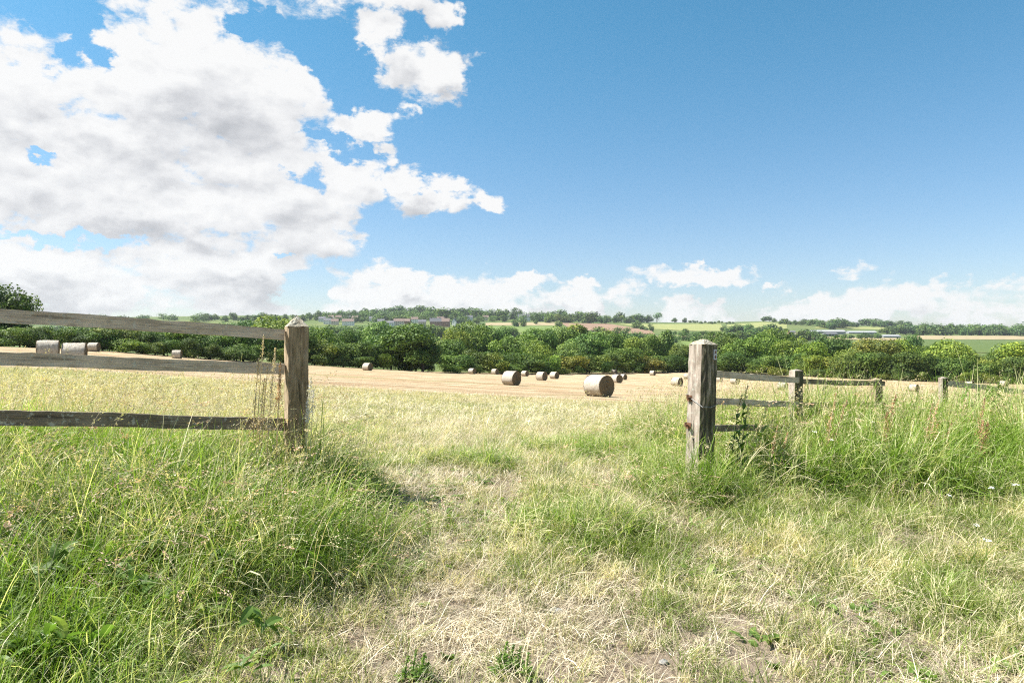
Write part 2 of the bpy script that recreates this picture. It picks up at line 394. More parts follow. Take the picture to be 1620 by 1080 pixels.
# ------------------------------------------------------------------ ground material
def m_ground():
    m, t, out = new_mat("ground_soil_stubble")
    geo = t.node('ShaderNodeNewGeometry'); P = geo.outputs['Position']
    bs = t.node('ShaderNodeBsdfPrincipled'); bs.inputs['Roughness'].default_value = 0.95
    bs.inputs['Specular IOR Level'].default_value = 0.15
    # near: litter, dust and dead stems
    nA = t.noise(P, 38, 8, 0.7); nB = t.noise(P, 1.3, 6, 0.6); nC = t.noise(P, 160, 4, 0.7)
    litter = t.ramp(nA, [(0.28, (0.12, 0.085, 0.06)), (0.45, (0.31, 0.235, 0.17)), (0.6, (0.46, 0.37, 0.275)), (0.75, (0.58, 0.51, 0.41))])
    soil = t.ramp(nC, [(0.3, (0.26, 0.19, 0.135)), (0.7, (0.50, 0.405, 0.31))])
    near = t.mix(t.sstep(nB, 0.42, 0.62), litter, soil)
    # the mown field: swaths of pale stubble, greener strips, sandy patches
    Ps = t.mapping(P, (0.05, 0.33, 0.2), (0, 0, R(7)))
    n1 = t.noise(Ps, 1.0, 7, 0.62, 0.6); n2 = t.noise(P, 0.16, 8, 0.68); n3 = t.noise(t.mapping(P, (0.6, 2.2, 1)), 1.6, 9, 0.75); n4 = t.noise(P, 6, 8, 0.75)
    straw = t.ramp(n3, [(0.28, (0.20, 0.14, 0.085)), (0.42, (0.37, 0.275, 0.17)), (0.6, (0.51, 0.395, 0.255)), (0.78, (0.60, 0.50, 0.355))])
    straw = t.mix(t.math('MULTIPLY', t.sstep(n4, 0.50, 0.7), 0.5), straw, (0.24, 0.18, 0.095, 1))
    rows = t.noise(t.mapping(P, (0.016, 0.13, 0), (0, 0, R(-4))), 1.0, 5, 0.55, 0.35)     # windrows left by the mower
    straw = t.mix(t.math('MULTIPLY', t.sstep(rows, 0.44, 0.54), 0.65), straw, (0.37, 0.265, 0.15, 1))
    straw = t.mix(t.math('MULTIPLY', t.sstep(rows, 0.57, 0.66), 0.75), straw, (0.26, 0.23, 0.10, 1))
    straw = t.mix(t.math('MULTIPLY', t.sstep(n2, 0.52, 0.64), 0.5), straw, (0.50, 0.32, 0.19, 1))
    green = t.ramp(n4, [(0.3, (0.16, 0.18, 0.05)), (0.7, (0.34, 0.36, 0.13))])
    pat = t.noise(t.mapping(P, (0.16, 0.34, 0)), 1.0, 6, 0.7, 0.4)
    straw = t.mix(t.math('MULTIPLY', t.sstep(pat, 0.50, 0.58), 0.75), straw, (0.29, 0.19, 0.105, 1))
    straw = t.mix(t.math('MULTIPLY', t.sstep(pat, 0.46, 0.38), 0.6), straw, (0.56, 0.50, 0.33, 1))
    gz = t.attr('greenness')
    fieldc = t.mix(t.math('MULTIPLY', t.sstep(t.math('ADD', n1, t.math('MULTIPLY', gz, 0.5)), 0.55, 0.78), 0.8), straw, green)
    c = t.mix(t.attr('field'), near, fieldc)
    n5 = t.noise(P, 0.01, 5, 0.6); n6 = t.noise(P, 0.12, 6, 0.7)
    past = t.mix(t.sstep(n5, 0.4, 0.6), (0.085, 0.125, 0.035, 1), (0.14, 0.165, 0.05, 1))
    past = t.mix(t.math('MULTIPLY', n6, 0.35), past, (0.05, 0.08, 0.025, 1))
    c = t.mix(t.attr('pasture'), c, past)
    t.put(bs.inputs['Base Color'], c)
    bp = t.node('ShaderNodeBump'); bp.inputs['Strength'].default_value = 0.9; bp.inputs['Distance'].default_value = 0.06
    t.put(bp.inputs['Height'], t.math('ADD', nA, t.math('ADD', n4, t.math('MULTIPLY', n3, 1.5)))); t.put(bs.inputs['Normal'], bp.outputs[0])
    t.l.new(bs.outputs[0], out.inputs[0])
    return m
M_GROUND = m_ground()

def build_ground():
    def spaced(a, b, n, s):   # sinh spacing, dense near zero
        t_ = np.linspace(math.asinh(a / s), math.asinh(b / s), n); return np.sinh(t_) * s
    xs = spaced(-4200, 4200, 361, 1.6)
    ys = np.concatenate([np.linspace(-60, -4, 12), spaced(-2.5, 3900, 430, 2.2)])
    X, Y = np.meshgrid(xs, ys)
    Z = terrain(X.ravel(), Y.ravel())
    x, y = X.ravel(), Y.ravel()
    r = np.hypot(x, y)
    nz = np.array([mnoise.fractal(Vector((a * 0.9, b * 0.9, 3.1)), 0.9, 2.0, 4) if rr < 45 else 0.0 for a, b, rr in zip(x, y, r)])
    Z = Z + nz * 0.035 * np.clip((45 - r) / 20, 0, 1)
    nx, ny = len(xs), len(ys)
    I = np.arange(nx * ny).reshape(ny, nx)
    F = np.stack([I[:-1, :-1].ravel(), I[:-1, 1:].ravel(), I[1:, 1:].ravel(), I[1:, :-1].ravel()], 1)
    px = CX + FPX * x / np.maximum(y, 1.0)
    hd = np.interp(px, *HEDGE_D)
    field = np.clip((y - 6.0) / 5.0, 0, 1)
    pasture = np.clip((y - hd - 2) / 8, 0, 1) * (y > 20)
    g = np.clip(1 - np.abs(y - 15) / 13, 0, 1)
    g = np.maximum(g, np.clip(1 - np.abs(y - 24) / 9, 0, 1) * (px < 300))
    me = mesh_np("ground", np.stack([x, y, Z], 1), F, M_GROUND, attrs={'field': ('POINT', field), 'pasture': ('POINT', pasture), 'greenness': ('POINT', g)}, smooth=True)
    o = mobj("ground", me)
    tag(o, "mown hay field and grassy ground falling away to the valley", "ground", kind='structure')
build_ground()

# far fields: sheets laid over the slope of the hills
def field_material(name, c1, c2, sc=0.06, rows=None):
    m, t, out = new_mat(name)
    geo = t.node('ShaderNodeNewGeometry'); P = geo.outputs['Position']
    bs = t.node('ShaderNodeBsdfPrincipled'); bs.inputs['Roughness'].default_value = 0.95
    bs.inputs['Specular IOR Level'].default_value = 0.1
    n = t.noise(P, sc, 7, 0.65)
    if rows:
        n = t.math('ADD', t.math('MULTIPLY', n, 0.6), t.math('MULTIPLY', t.noise(t.mapping(P, (rows, 0.004, 0)), 1.0, 3), 0.4))
    t.put(bs.inputs['Base Color'], t.ramp(n, [(0.35, c1), (0.65, c2)])); t.l.new(bs.outputs[0], out.inputs[0])
    return m
FM = {
    'brown': field_material("ploughed_earth", (0.20, 0.13, 0.085), (0.28, 0.185, 0.125), rows=.02),
    'green': field_material("pasture_bright", (0.115, 0.17, 0.045), (0.17, 0.21, 0.065)),
    'yellow': field_material("pasture_yellowish", (0.20, 0.22, 0.075), (0.28, 0.28, 0.11)),
    'dark': field_material("pasture_dark", (0.07, 0.11, 0.03), (0.11, 0.14, 0.04)),
    'tan': field_material("stubble_far", (0.26, 0.21, 0.12), (0.36, 0.29, 0.17)),
}
def far_field(name, pts, mat, label, lift=0.5):
    """quad strip between an upper and a lower outline, both given as picture points on the slope"""
    top, bot = pts
    n, m = 28, 7
    def res(line):
        xs = np.linspace(line[0][0], line[-1][0], n); return [(x, float(np.interp(x, [p[0] for p in line], [p[1] for p in line]))) for x in xs]
    T, B = res(top), res(bot)
    A = [ray_ground(*p) for p in T]; C = [ray_ground(*p) for p in B]
    V = []
    for j in range(m):
        f = j / (m - 1)
        for i in range(n):
            x = A[i].x * (1 - f) + C[i].x * f; y = A[i].y * (1 - f) + C[i].y * f
            V.append((x, y, tz(x, y) + lift))
    F = [[j * n + i, (j + 1) * n + i, (j + 1) * n + i + 1, j * n + i + 1] for j in range(m - 1) for i in range(n - 1)]
    tag(mobj(name, mesh_np(name, np.array(V), F, FM[mat], smooth=True)), label, "field", kind='structure')
far_field("ploughed_field", ([(888, 511.5), (962, 512.5), (1031, 524)], [(900, 520), (970, 528), (1036, 529.5)]), 'brown', "brown ploughed field on the far slope", 0.9)
far_field("hill_field", ([(975, 512.5), (1140, 513)], [(1028, 520.5), (1100, 524), (1150, 524)]), 'yellow', "pale yellow green field below the ridge")
far_field("hill_field", ([(768, 511), (885, 510)], [(768, 515), (885, 515)]), 'tan', "narrow tan strip below the white house")
far_field("hill_field", ([(765, 516), (890, 516)], [(755, 526), (910, 527)]), 'green', "bright green meadow left of the ploughed field")
far_field("hill_field", ([(1040, 531), (1140, 529.5)], [(1030, 534), (1150, 534)]), 'tan', "thin pale strip between two green fields")
far_field("hill_field", ([(1036, 536), (1170, 536)], [(1036, 548), (1200, 552)]), 'green', "green field seen behind the bare gate post")
far_field("hill_field", ([(1150, 514), (1210, 509.5), (1245, 513)], [(1150, 520), (1245, 520)]), 'yellow', "rounded yellowish hilltop field under a lone clump")
far_field("hill_field", ([(1225, 531.5), (1440, 535.5)], [(1225, 536), (1440, 539)]), 'tan', "long tan strip in front of the farm")
far_field("hill_field", ([(1440, 531), (1720, 532)], [(1440, 537), (1720, 538)]), 'tan', "dull tan strip along the dark wood")
far_field("hill_field", ([(1310, 541), (1480, 540), (1720, 541)], [(1310, 556), (1720, 560)]), 'dark', "flat green meadow behind the right hedge")
far_field("hill_field", ([(1290, 515), (1400, 518)], [(1290, 519), (1400, 522)]), 'yellow', "pale field rising behind the farm roofs")
far_field("hill_field", ([(676, 540), (720, 540)], [(670, 556), (726, 558)]), 'yellow', "small yellowish field seen between two big trees")

# ------------------------------------------------------------------ foliage
def m_leaf(name, dark, mid, light, transl=0.25):
    m, t, out = new_mat(name)
    oi = t.node('ShaderNodeObjectInfo')
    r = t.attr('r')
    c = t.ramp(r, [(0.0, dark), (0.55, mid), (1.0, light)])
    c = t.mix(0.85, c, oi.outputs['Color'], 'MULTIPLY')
    bs = t.node('ShaderNodeBsdfPrincipled'); bs.inputs['Roughness'].default_value = 0.6
    bs.inputs['Specular IOR Level'].default_value = 0.25
    t.put(bs.inputs['Base Color'], c)
    tr = t.node('ShaderNodeBsdfTranslucent'); t.put(tr.inputs[0], t.mix(1.0, c, (1.3, 1.5, 0.6, 1), 'MULTIPLY'))
    mx = t.node('ShaderNodeMixShader'); mx.inputs[0].default_value = transl
    t.l.new(bs.outputs[0], mx.inputs[1]); t.l.new(tr.outputs[0], mx.inputs[2]); t.l.new(mx.outputs[0], out.inputs[0])
    return m
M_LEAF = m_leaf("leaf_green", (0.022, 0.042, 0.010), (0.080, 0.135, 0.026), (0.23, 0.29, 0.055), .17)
def m_simple(name, c1, c2, scale, rough=0.8, det=6, bump=0.0, stretch=(1, 1, 1)):
    m, t, out = new_mat(name)
    tc = t.node('ShaderNodeTexCoord')
    bs = t.node('ShaderNodeBsdfPrincipled'); bs.inputs['Roughness'].default_value = rough
    bs.inputs['Specular IOR Level'].default_value = 0.3
    v = t.mapping(tc.outputs['Object'], stretch)
    n = t.noise(v, scale, det, 0.65)
    t.put(bs.inputs['Base Color'], t.ramp(n, [(0.3, c1), (0.7, c2)]))
    if bump:
        b = t.node('ShaderNodeBump'); b.inputs['Strength'].default_value = 0.7; b.inputs['Distance'].default_value = bump
        t.put(b.inputs['Height'], n); t.put(bs.inputs['Normal'], b.outputs[0])
    t.l.new(bs.outputs[0], out.inputs[0])
    return m
M_BARK = m_simple("bark", (0.06, 0.045, 0.03), (0.15, 0.12, 0.09), 3.0, stretch=(1, 1, .2))

def crown_arrays(rng, n, lobes, leaf, flat=0.9):
    """n leaf sprays spread over a set of lobes (cx,cy,cz,rx,ry,rz)"""
    L = np.array(lobes); wts = (L[:, 3] * L[:, 4] + L[:, 4] * L[:, 5]); wts = wts / wts.sum()
    k = rng.choice(len(L), n, p=wts)
    v = rng.normal(size=(n, 3)); v /= np.linalg.norm(v, axis=1)[:, None]
    low = v[:, 2] < -0.6; v[low, 2] *= rng.uniform(0.3, 1, low.sum())
    # small sub-clumps bulge the surface
    bumpdir = rng.normal(size=(26, 3)); bumpdir /= np.linalg.norm(bumpdir, axis=1)[:, None]
    bd = (v @ bumpdir.T).max(1)
    rad = 0.74 + 0.30 * np.clip((bd - 0.80) / 0.2, 0, 1) + rng.normal(0, 0.05, n)
    inner = rng.random(n) < 0.22
    rad[inner] *= rng.uniform(0.4, 0.9, inner.sum())
    stray = rng.random(n) < 0.05; rad[stray] *= rng.uniform(1.05, 1.2, stray.sum())
    C = L[k, :3] + v * L[k, 3:6] * rad[:, None]
    nrm = v + rng.normal(0, 0.55, (n, 3)); nrm /= np.linalg.norm(nrm, axis=1)[:, None]
    ref = rng.normal(size=(n, 3))
    a = np.cross(nrm, ref); a /= np.linalg.norm(a, axis=1)[:, None]; b = np.cross(nrm, a)
    s = leaf * rng.uniform(0.5, 1.25, n)
    a *= s[:, None]; b *= (s * rng.uniform(0.5, 0.9, n))[:, None]
    V = np.stack([C - a, C - b * .9 + a * .1, C + a, C + b], 1).reshape(-1, 3)
    F = np.arange(n * 4).reshape(n, 4)
    lr = rng.uniform(-.2, .2, len(L))
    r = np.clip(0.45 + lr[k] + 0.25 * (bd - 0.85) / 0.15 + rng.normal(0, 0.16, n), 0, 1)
    return V, F, r

def trunk_mb(rng, h, r0, spread, nl=5):
    mb = MB()
    top = h * 0.62
    mb.tube([(0, 0, -0.4), (rng.normal(0, .03) * h, rng.normal(0, .03) * h, top * .5), (rng.normal(0, .04) * h, rng.normal(0, .04) * h, top)], [r0 * 1.25, r0 * .85, r0 * .4], 7)
    for i in range(nl):
        a = i * 2.4 + rng.uniform(0, 1); z0 = top * rng.uniform(.35, .8)
        e = Vector((math.cos(a) * spread * rng.uniform(.5, .85), math.sin(a) * spread * rng.uniform(.5, .85), z0 + h * rng.uniform(.15, .35)))
        mb.tube([(0, 0, z0), (e.x * .5, e.y * .5, z0 + (e.z - z0) * .4), tuple(e)], [r0 * .45, r0 * .3, r0 * .12], 5)
    return mb

# Tree kinds, in unit size: height 1, crown half width about 0.5
def make_tree_meshes():
    rng = np.random.default_rng(5)
    kinds = {}
    def lobes_round(n, w=0.42, zc=0.54, zr=0.40):
        out = [(0, 0, zc, w * .72, w * .72, zr * .95)]
        for i in range(n):
            a = i * 2.399 + rng.uniform(-.3, .3); rr = w * rng.uniform(.35, .68)
            z = zc + zr * rng.uniform(-.55, .6)
            s = rng.uniform(.36, .58)
            out.append((math.cos(a) * rr, math.sin(a) * rr, z, w * s, w * s, zr * s * 1.05))
        return out
    for i in range(5): kinds[f'round{i}'] = (lobes_round(10 + i), 9500, 0.020, 0.035)
    for i in range(3): kinds[f'tall{i}'] = ([(x * .7, y * .7, z, a * .8, b * .8, c * 1.15) for x, y, z, a, b, c in lobes_round(8, .36, .56, .38)], 8500, 0.020, .03)
    for i in range(5):   # hedge bush, leaf down to the ground
        lb = [(0, 0, .38, .42, .36, .38)]
        for j in range(10):
            a = j * 2.399 + rng.uniform(-.3, .3); rr = rng.uniform(.18, .36)
            lb.append((math.cos(a) * rr, math.sin(a) * rr * .8, rng.uniform(.16, .72), rng.uniform(.18, .27), rng.uniform(.16, .24), rng.uniform(.15, .24)))
        kinds[f'bush{i}'] = (lb, 8500, 0.022, .02)
    for i in range(4): kinds[f'far{i}'] = (lobes_round(7, .42, .47, .46), 1100, 0.050, .04)
    kinds['far4'] = ([(x * .6, y * .6, z, a * .7, b * .7, c * 1.1) for x, y, z, a, b, c in lobes_round(6, .42, .48, .45)], 800, 0.05, .04)
    kinds['sparse0'] = (lobes_round(7, .40, .62, .28), 420, 0.040, .035)
    res = {}
    for k, (lb, n, leaf, r0) in kinds.items():
        V, F, r = crown_arrays(rng, n, lb, leaf)
        V[:, 2] = np.maximum(V[:, 2], -0.02)
        zmax = np.percentile(V[:, 2], 99.7); V = V / np.array([1, 1, zmax])
        hw = np.percentile(np.abs(V[:, 0]), 98.5); V[:, :2] *= 0.5 / hw
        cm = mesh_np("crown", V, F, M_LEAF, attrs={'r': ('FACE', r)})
        tm = trunk_mb(rng, 1.0, r0, .38, 3 if k.startswith('far') else 6)
        res[k] = (cm, tm.mesh("trunk", M_BARK, True))
    # joined far meshes: one mesh with crown and trunk
    for k in list(res):
        if k.startswith('far') or k == 'sparse0':
            cm, tm = res[k]
            import bmesh
            V1 = np.empty(len(cm.vertices) * 3, dtype=np.float32); cm.vertices.foreach_get('co', V1); V1 = V1.reshape(-1, 3)
            V2 = np.empty(len(tm.vertices) * 3, dtype=np.float32); tm.vertices.foreach_get('co', V2); V2 = V2.reshape(-1, 3)
            F = [[i * 4, i * 4 + 1, i * 4 + 2, i * 4 + 3] for i in range(len(V1) // 4)] + [[v + len(V1) for v in p.vertices] for p in tm.polygons]
            rr = np.empty(len(cm.polygons), dtype=np.float32); cm.attributes['r'].data.foreach_get('value', rr)
            mi = [0] * (len(V1) // 4) + [1] * len(tm.polygons)
            res[k] = mesh_np("tree", np.concatenate([V1, V2]), F, [M_LEAF, M_BARK], mi, {'r': ('FACE', np.concatenate([rr, np.full(len(tm.polygons), .5)]))})
    return res
TREES = make_tree_meshes()

def tree(name, kind, loc, h, w, rz, tint, label, cat, group=None, depth=None):
    """a tree: an Empty at its foot that carries trunk and crown"""
    cm, tm = TREES[kind]
    o = empty(name, loc, rz)
    o.scale = (w, (depth or w), h)
    c = mobj("crown", cm, o); c.color = (*tint, 1)
    mobj("stem" if cat == "bush" else "trunk", tm, o)
    tag(o, label, cat, group)
    return o
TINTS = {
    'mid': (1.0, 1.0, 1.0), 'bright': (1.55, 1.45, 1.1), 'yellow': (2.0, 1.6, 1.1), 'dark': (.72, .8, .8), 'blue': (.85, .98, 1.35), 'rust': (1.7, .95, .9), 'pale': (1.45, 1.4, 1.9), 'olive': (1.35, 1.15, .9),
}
def jit(c, rnd): return tuple(x * rnd.uniform(.9, 1.12) for x in c)

def top_of_hedge(px):
    return float(np.interp(px, [-250, 0, 90, 100, 200, 300, 380, 450, 500, 530, 560, 600, 640, 700, 760, 820, 870, 920, 980, 1030, 1080, 1130, 1180, 1240, 1300, 1400, 1470, 1550, 1620, 1800],
                           [512, 516, 516, 522, 522, 524, 526, 528, 528, 548, 545, 541, 540, 560, 553, 552, 561, 556, 553, 557, 560, 556, 560, 560, 562, 562, 562, 571, 567, 570]))
HEDGE_TINT = [(-300, 'mid'), (20, 'bright'), (60, 'yellow'), (110, 'mid'), (200, 'dark'), (240, 'bright'), (300, 'dark'), (340, 'mid'), (400, 'dark'), (500, 'olive'), (540, 'mid'), (600, 'bright'), (640, 'dark'), (700, 'mid'),
              (760, 'dark'), (800, 'mid'), (850, 'bright'), (880, 'rust'), (930, 'mid'), (980, 'mid'), (1015, 'rust'), (1040, 'dark'), (1100, 'mid'), (1150, 'dark'), (1220, 'mid'), (1270, 'yellow'),
              (1330, 'mid'), (1400, 'dark'), (1500, 'mid'), (1550, 'olive'), (1600, 'mid')]
LANDMARK = [(-1e4, "far left, outside the gateway"), (0, "behind the leftmost two bales"), (165, "over the middle rail at left"), (300, "in the upper gap of the left fence"), (448, "just right of the pointed gate post"),
            (560, "left of the big oak"), (690, "right of the gap beside the oak"), (790, "behind the second largest bale"), (880, "between the two largest bales"),
            (975, "right of the largest bale"), (1085, "behind the square gate post"), (1135, "over the right fence's first span"), (1270, "over the right fence's second span"), (1400, "over the leaning posts at right"), (1520, "at the right edge of the view")]
def where(px):
    s = LANDMARK[0][1]
    for p, t_ in LANDMARK:
        if px >= p: s = t_
    return s
LOOK = {'mid': "mid green", 'bright': "bright green", 'yellow': "yellow green", 'dark': "dark green", 'blue': "bluish green", 'rust': "rusty brown tinged", 'pale': "pale silvery green", 'olive': "olive green"}
USED = {}
def uniq(label):
    """say which one, left to right, when a look and place repeat"""
    USED[label] = USED.get(label, 0) + 1
    k = USED[label]
    return label if k == 1 else label + ", " + {2: "second", 3: "third", 4: "fourth", 5: "fifth", 6: "sixth", 7: "seventh"}.get(k, "further") + " from the left"

def build_hedge():
    rnd = random.Random(3)
    px = -260
    i = 0
    while px < 1800:
        d = hedge_d(px)
        wpx = rnd.uniform(38, 60) * (150 / d) ** .5
        top = top_of_hedge(px) + rnd.uniform(-6, 5)
        p = gpos(px, d + rnd.uniform(-2, 3))
        h = (CAM_Z + (CY - top) / FPX * d) - p.z
        h = max(h, 2.2)
        look = [t_ for q, t_ in HEDGE_TINT if q <= px][-1]
        p.z -= 0.15
        lab = uniq(f"{LOOK[look]} hedge bush {where(px)}")
        if px > 690 - 12 and px < 690 + 8: pass
        else:
            tree("hedge_bush", f"bush{i % 5}", p, h, wpx / FPX * d * 1.35, rnd.uniform(0, 6.28), jit(TINTS[look], rnd), lab, "bush", "hedge bushes along the far edge of the hay field", depth=wpx / FPX * d * 1.2)
        # a lower bush in front fills the foot of the hedge
        px += wpx * 0.72; i += 1
    # low scrub at the foot of the hedge
    for i, px in enumerate(range(-240, 1790, 34)):
        px += rnd.uniform(-9, 9)
        d = hedge_d(px) - rnd.uniform(3, 5)
        p = gpos(px, d); h = rnd.uniform(1.6, 3.4)
        if 1060 < px < 1130: h = 1.2
        look = rnd.choice(['mid', 'dark', 'mid', 'bright', 'olive'])
        tree("scrub_bush", f"bush{(i * 3) % 5}", p, h, rnd.uniform(3.6, 6.2), rnd.uniform(0, 6.28), jit(TINTS[look], rnd), uniq(f"low {LOOK[look]} scrub {where(px)}"), "bush", "low scrub in front of the hedge")
build_hedge()

BIG = [  # px, top, width px, depth, kind, tint, label
    (2, 446, 84, 112, 'round0', 'mid', "tall loose tree cut by the left edge above the top rail"),
    (-120, 470, 120, 112, 'round2', 'mid', "tall tree outside the left edge"),
    (306, 508, 44, 190, 'round1', 'mid', "tree top showing above the middle of the top rail"),
    (228, 514, 60, 170, 'round3', 'dark', "dark tree hidden behind the top rail"),
    (150, 512, 70, 165, 'round4', 'mid', "low tree behind the left part of the top rail"),
    (432, 500, 74, 260, 'round2', 'bright', "broad fresh green tree left of the pointed gate post"),
    (380, 506, 50, 300, 'round0', 'blue', "bluish tree left of the fresh green tree"),
    (500, 517, 52, 205, 'round3', 'bright', "green tree touching the right side of the pointed gate post"),
    (528, 526, 44, 230, 'round1', 'pale', "pale tree between the gate post and the dark round tree"),
    (556, 521, 38, 195, 'round4', 'dark', "small dark round tree left of the oak"),
    (590, 508, 50, 330, 'round0', 'pale', "pale grey green tree behind and left of the oak"),
    (596, 531, 46, 205, 'round2', 'pale', "low pale tree against the left flank of the oak"),
    (612, 538, 40, 170, 'round1', 'yellow', "yellow green tree under the left shoulder of the oak"),
    (648, 512, 84, 146, 'round3', 'mid', "big round oak rising highest from the hedge"),
    (668, 535, 60, 144, 'round0', 'dark', "dark lower oak crown leaning to the gap"),
    (712, 536, 44, 176, 'round4', 'mid', "green tree just right of the gap in the hedge"),
    (742, 509, 58, 250, 'round1', 'mid', "high rounded tree right of the gap"),
    (772, 514, 40, 262, 'tall0', 'blue', "tall bluish tree behind the hedge, right neighbour of the high rounded tree"),
    (722, 520, 40, 240, 'round2', 'bright', "lighter tree on the left flank of the high rounded tree"),
    (795, 518, 30, 330, 'round4', 'blue', "small bluish tree behind the taller pair"),
    (812, 529, 56, 220, 'round0', 'bright', "light green spreading tree above the second largest bale"),
    (850, 537, 44, 182, 'round3', 'bright', "fresh green round tree standing out in front of the row"),
    (852, 519, 52, 270, 'round4', 'mid', "rounded tree behind the fresh green one"),
    (885, 516, 56, 280, 'round1', 'mid', "broad tree below the ploughed field, left of centre"),
    (908, 513, 40, 300, 'tall1', 'bright', "tree whose top meets the ploughed field"),
    (900, 540, 36, 200, 'round2', 'pale', "pale round tree low in the second row"),
    (930, 526, 54, 240, 'round0', 'pale', "pale dense tree under the ploughed field"),
    (958, 522, 48, 262, 'tall2', 'dark', "dark tree in the middle of the second row"),
    (980, 527, 44, 250, 'round3', 'mid', "green tree right of the dark tree of the second row"),
    (1008, 533, 44, 232, 'round4', 'bright', "fresh tree above the small bales right of the largest"),
    (1032, 527, 36, 262, 'round1', 'mid', "green tree left of the loose pale tree"),
    (1052, 522, 26, 262, 'tall0', 'pale', "loose pale tree left of the square gate post"),
    (1078, 543, 30, 240, 'round2', 'mid', "small tree touching the square gate post from the left"),
    (1146, 524, 54, 235, 'round3', 'mid', "round tree touching the square gate post from the right"),
    (1176, 534, 46, 215, 'round0', 'bright', "bright tree above the first rail of the right fence"),
    (1204, 526, 50, 262, 'round1', 'mid', "broad mid green tree over the first span of the right fence"),
    (1228, 519, 40, 300, 'round4', 'mid', "higher tree over the second fence post on the right"),
    (1252, 534, 48, 220, 'round2', 'olive', "olive tree left of the farm view"),
    (1284, 541, 40, 205, 'round0', 'yellow', "yellow green tree below the farm roofs"),
    (1312, 531, 56, 235, 'round3', 'dark', "dark round tree below the long pale roof"),
    (1350, 550, 44, 200, 'round1', 'olive', "low olive tree in a dip of the row"),
    (1384, 535, 60, 196, 'round4', 'olive', "large olive tree right of the dark round tree"),
    (1422, 536, 54, 200, 'round2', 'bright', "bright tree in the right row under the dark wood"),
    (1436, 529, 34, 320, 'round0', 'blue', "bluish tree before the left end of the dark wood"),
    (1455, 546, 40, 205, 'round3', 'mid', "lower tree between two large ones on the right"),
    (1496, 536, 62, 192, 'round1', 'bright', "large dome shaped tree in the right quarter"),
    (1540, 560, 40, 186, 'round0', 'olive', "low olive tree in front of the flat meadow"),
    (1572, 556, 44, 186, 'round2', 'dark', "dark tree near the right edge"),
    (1608, 541, 66, 184, 'round4', 'yellow', "yellow green tree cut by the right edge"),
    (1690, 538, 80, 184, 'round3', 'mid', "tree beyond the right edge"),
]
def build_big_trees():
    rnd = random.Random(9)
    for (px, top, wpx, d, kind, tint, lab) in BIG:
        p = gpos(px, d); h = CAM_Z + (CY - top) / FPX * d - p.z
        p.z -= 0.2
        tree("oak_tree" if "oak" in lab else "tree", kind, p, h, wpx / FPX * d * 1.16, rnd.uniform(0, 6.28), jit(TINTS[tint], rnd), lab, "tree", "trees behind the hedge")
build_big_trees()

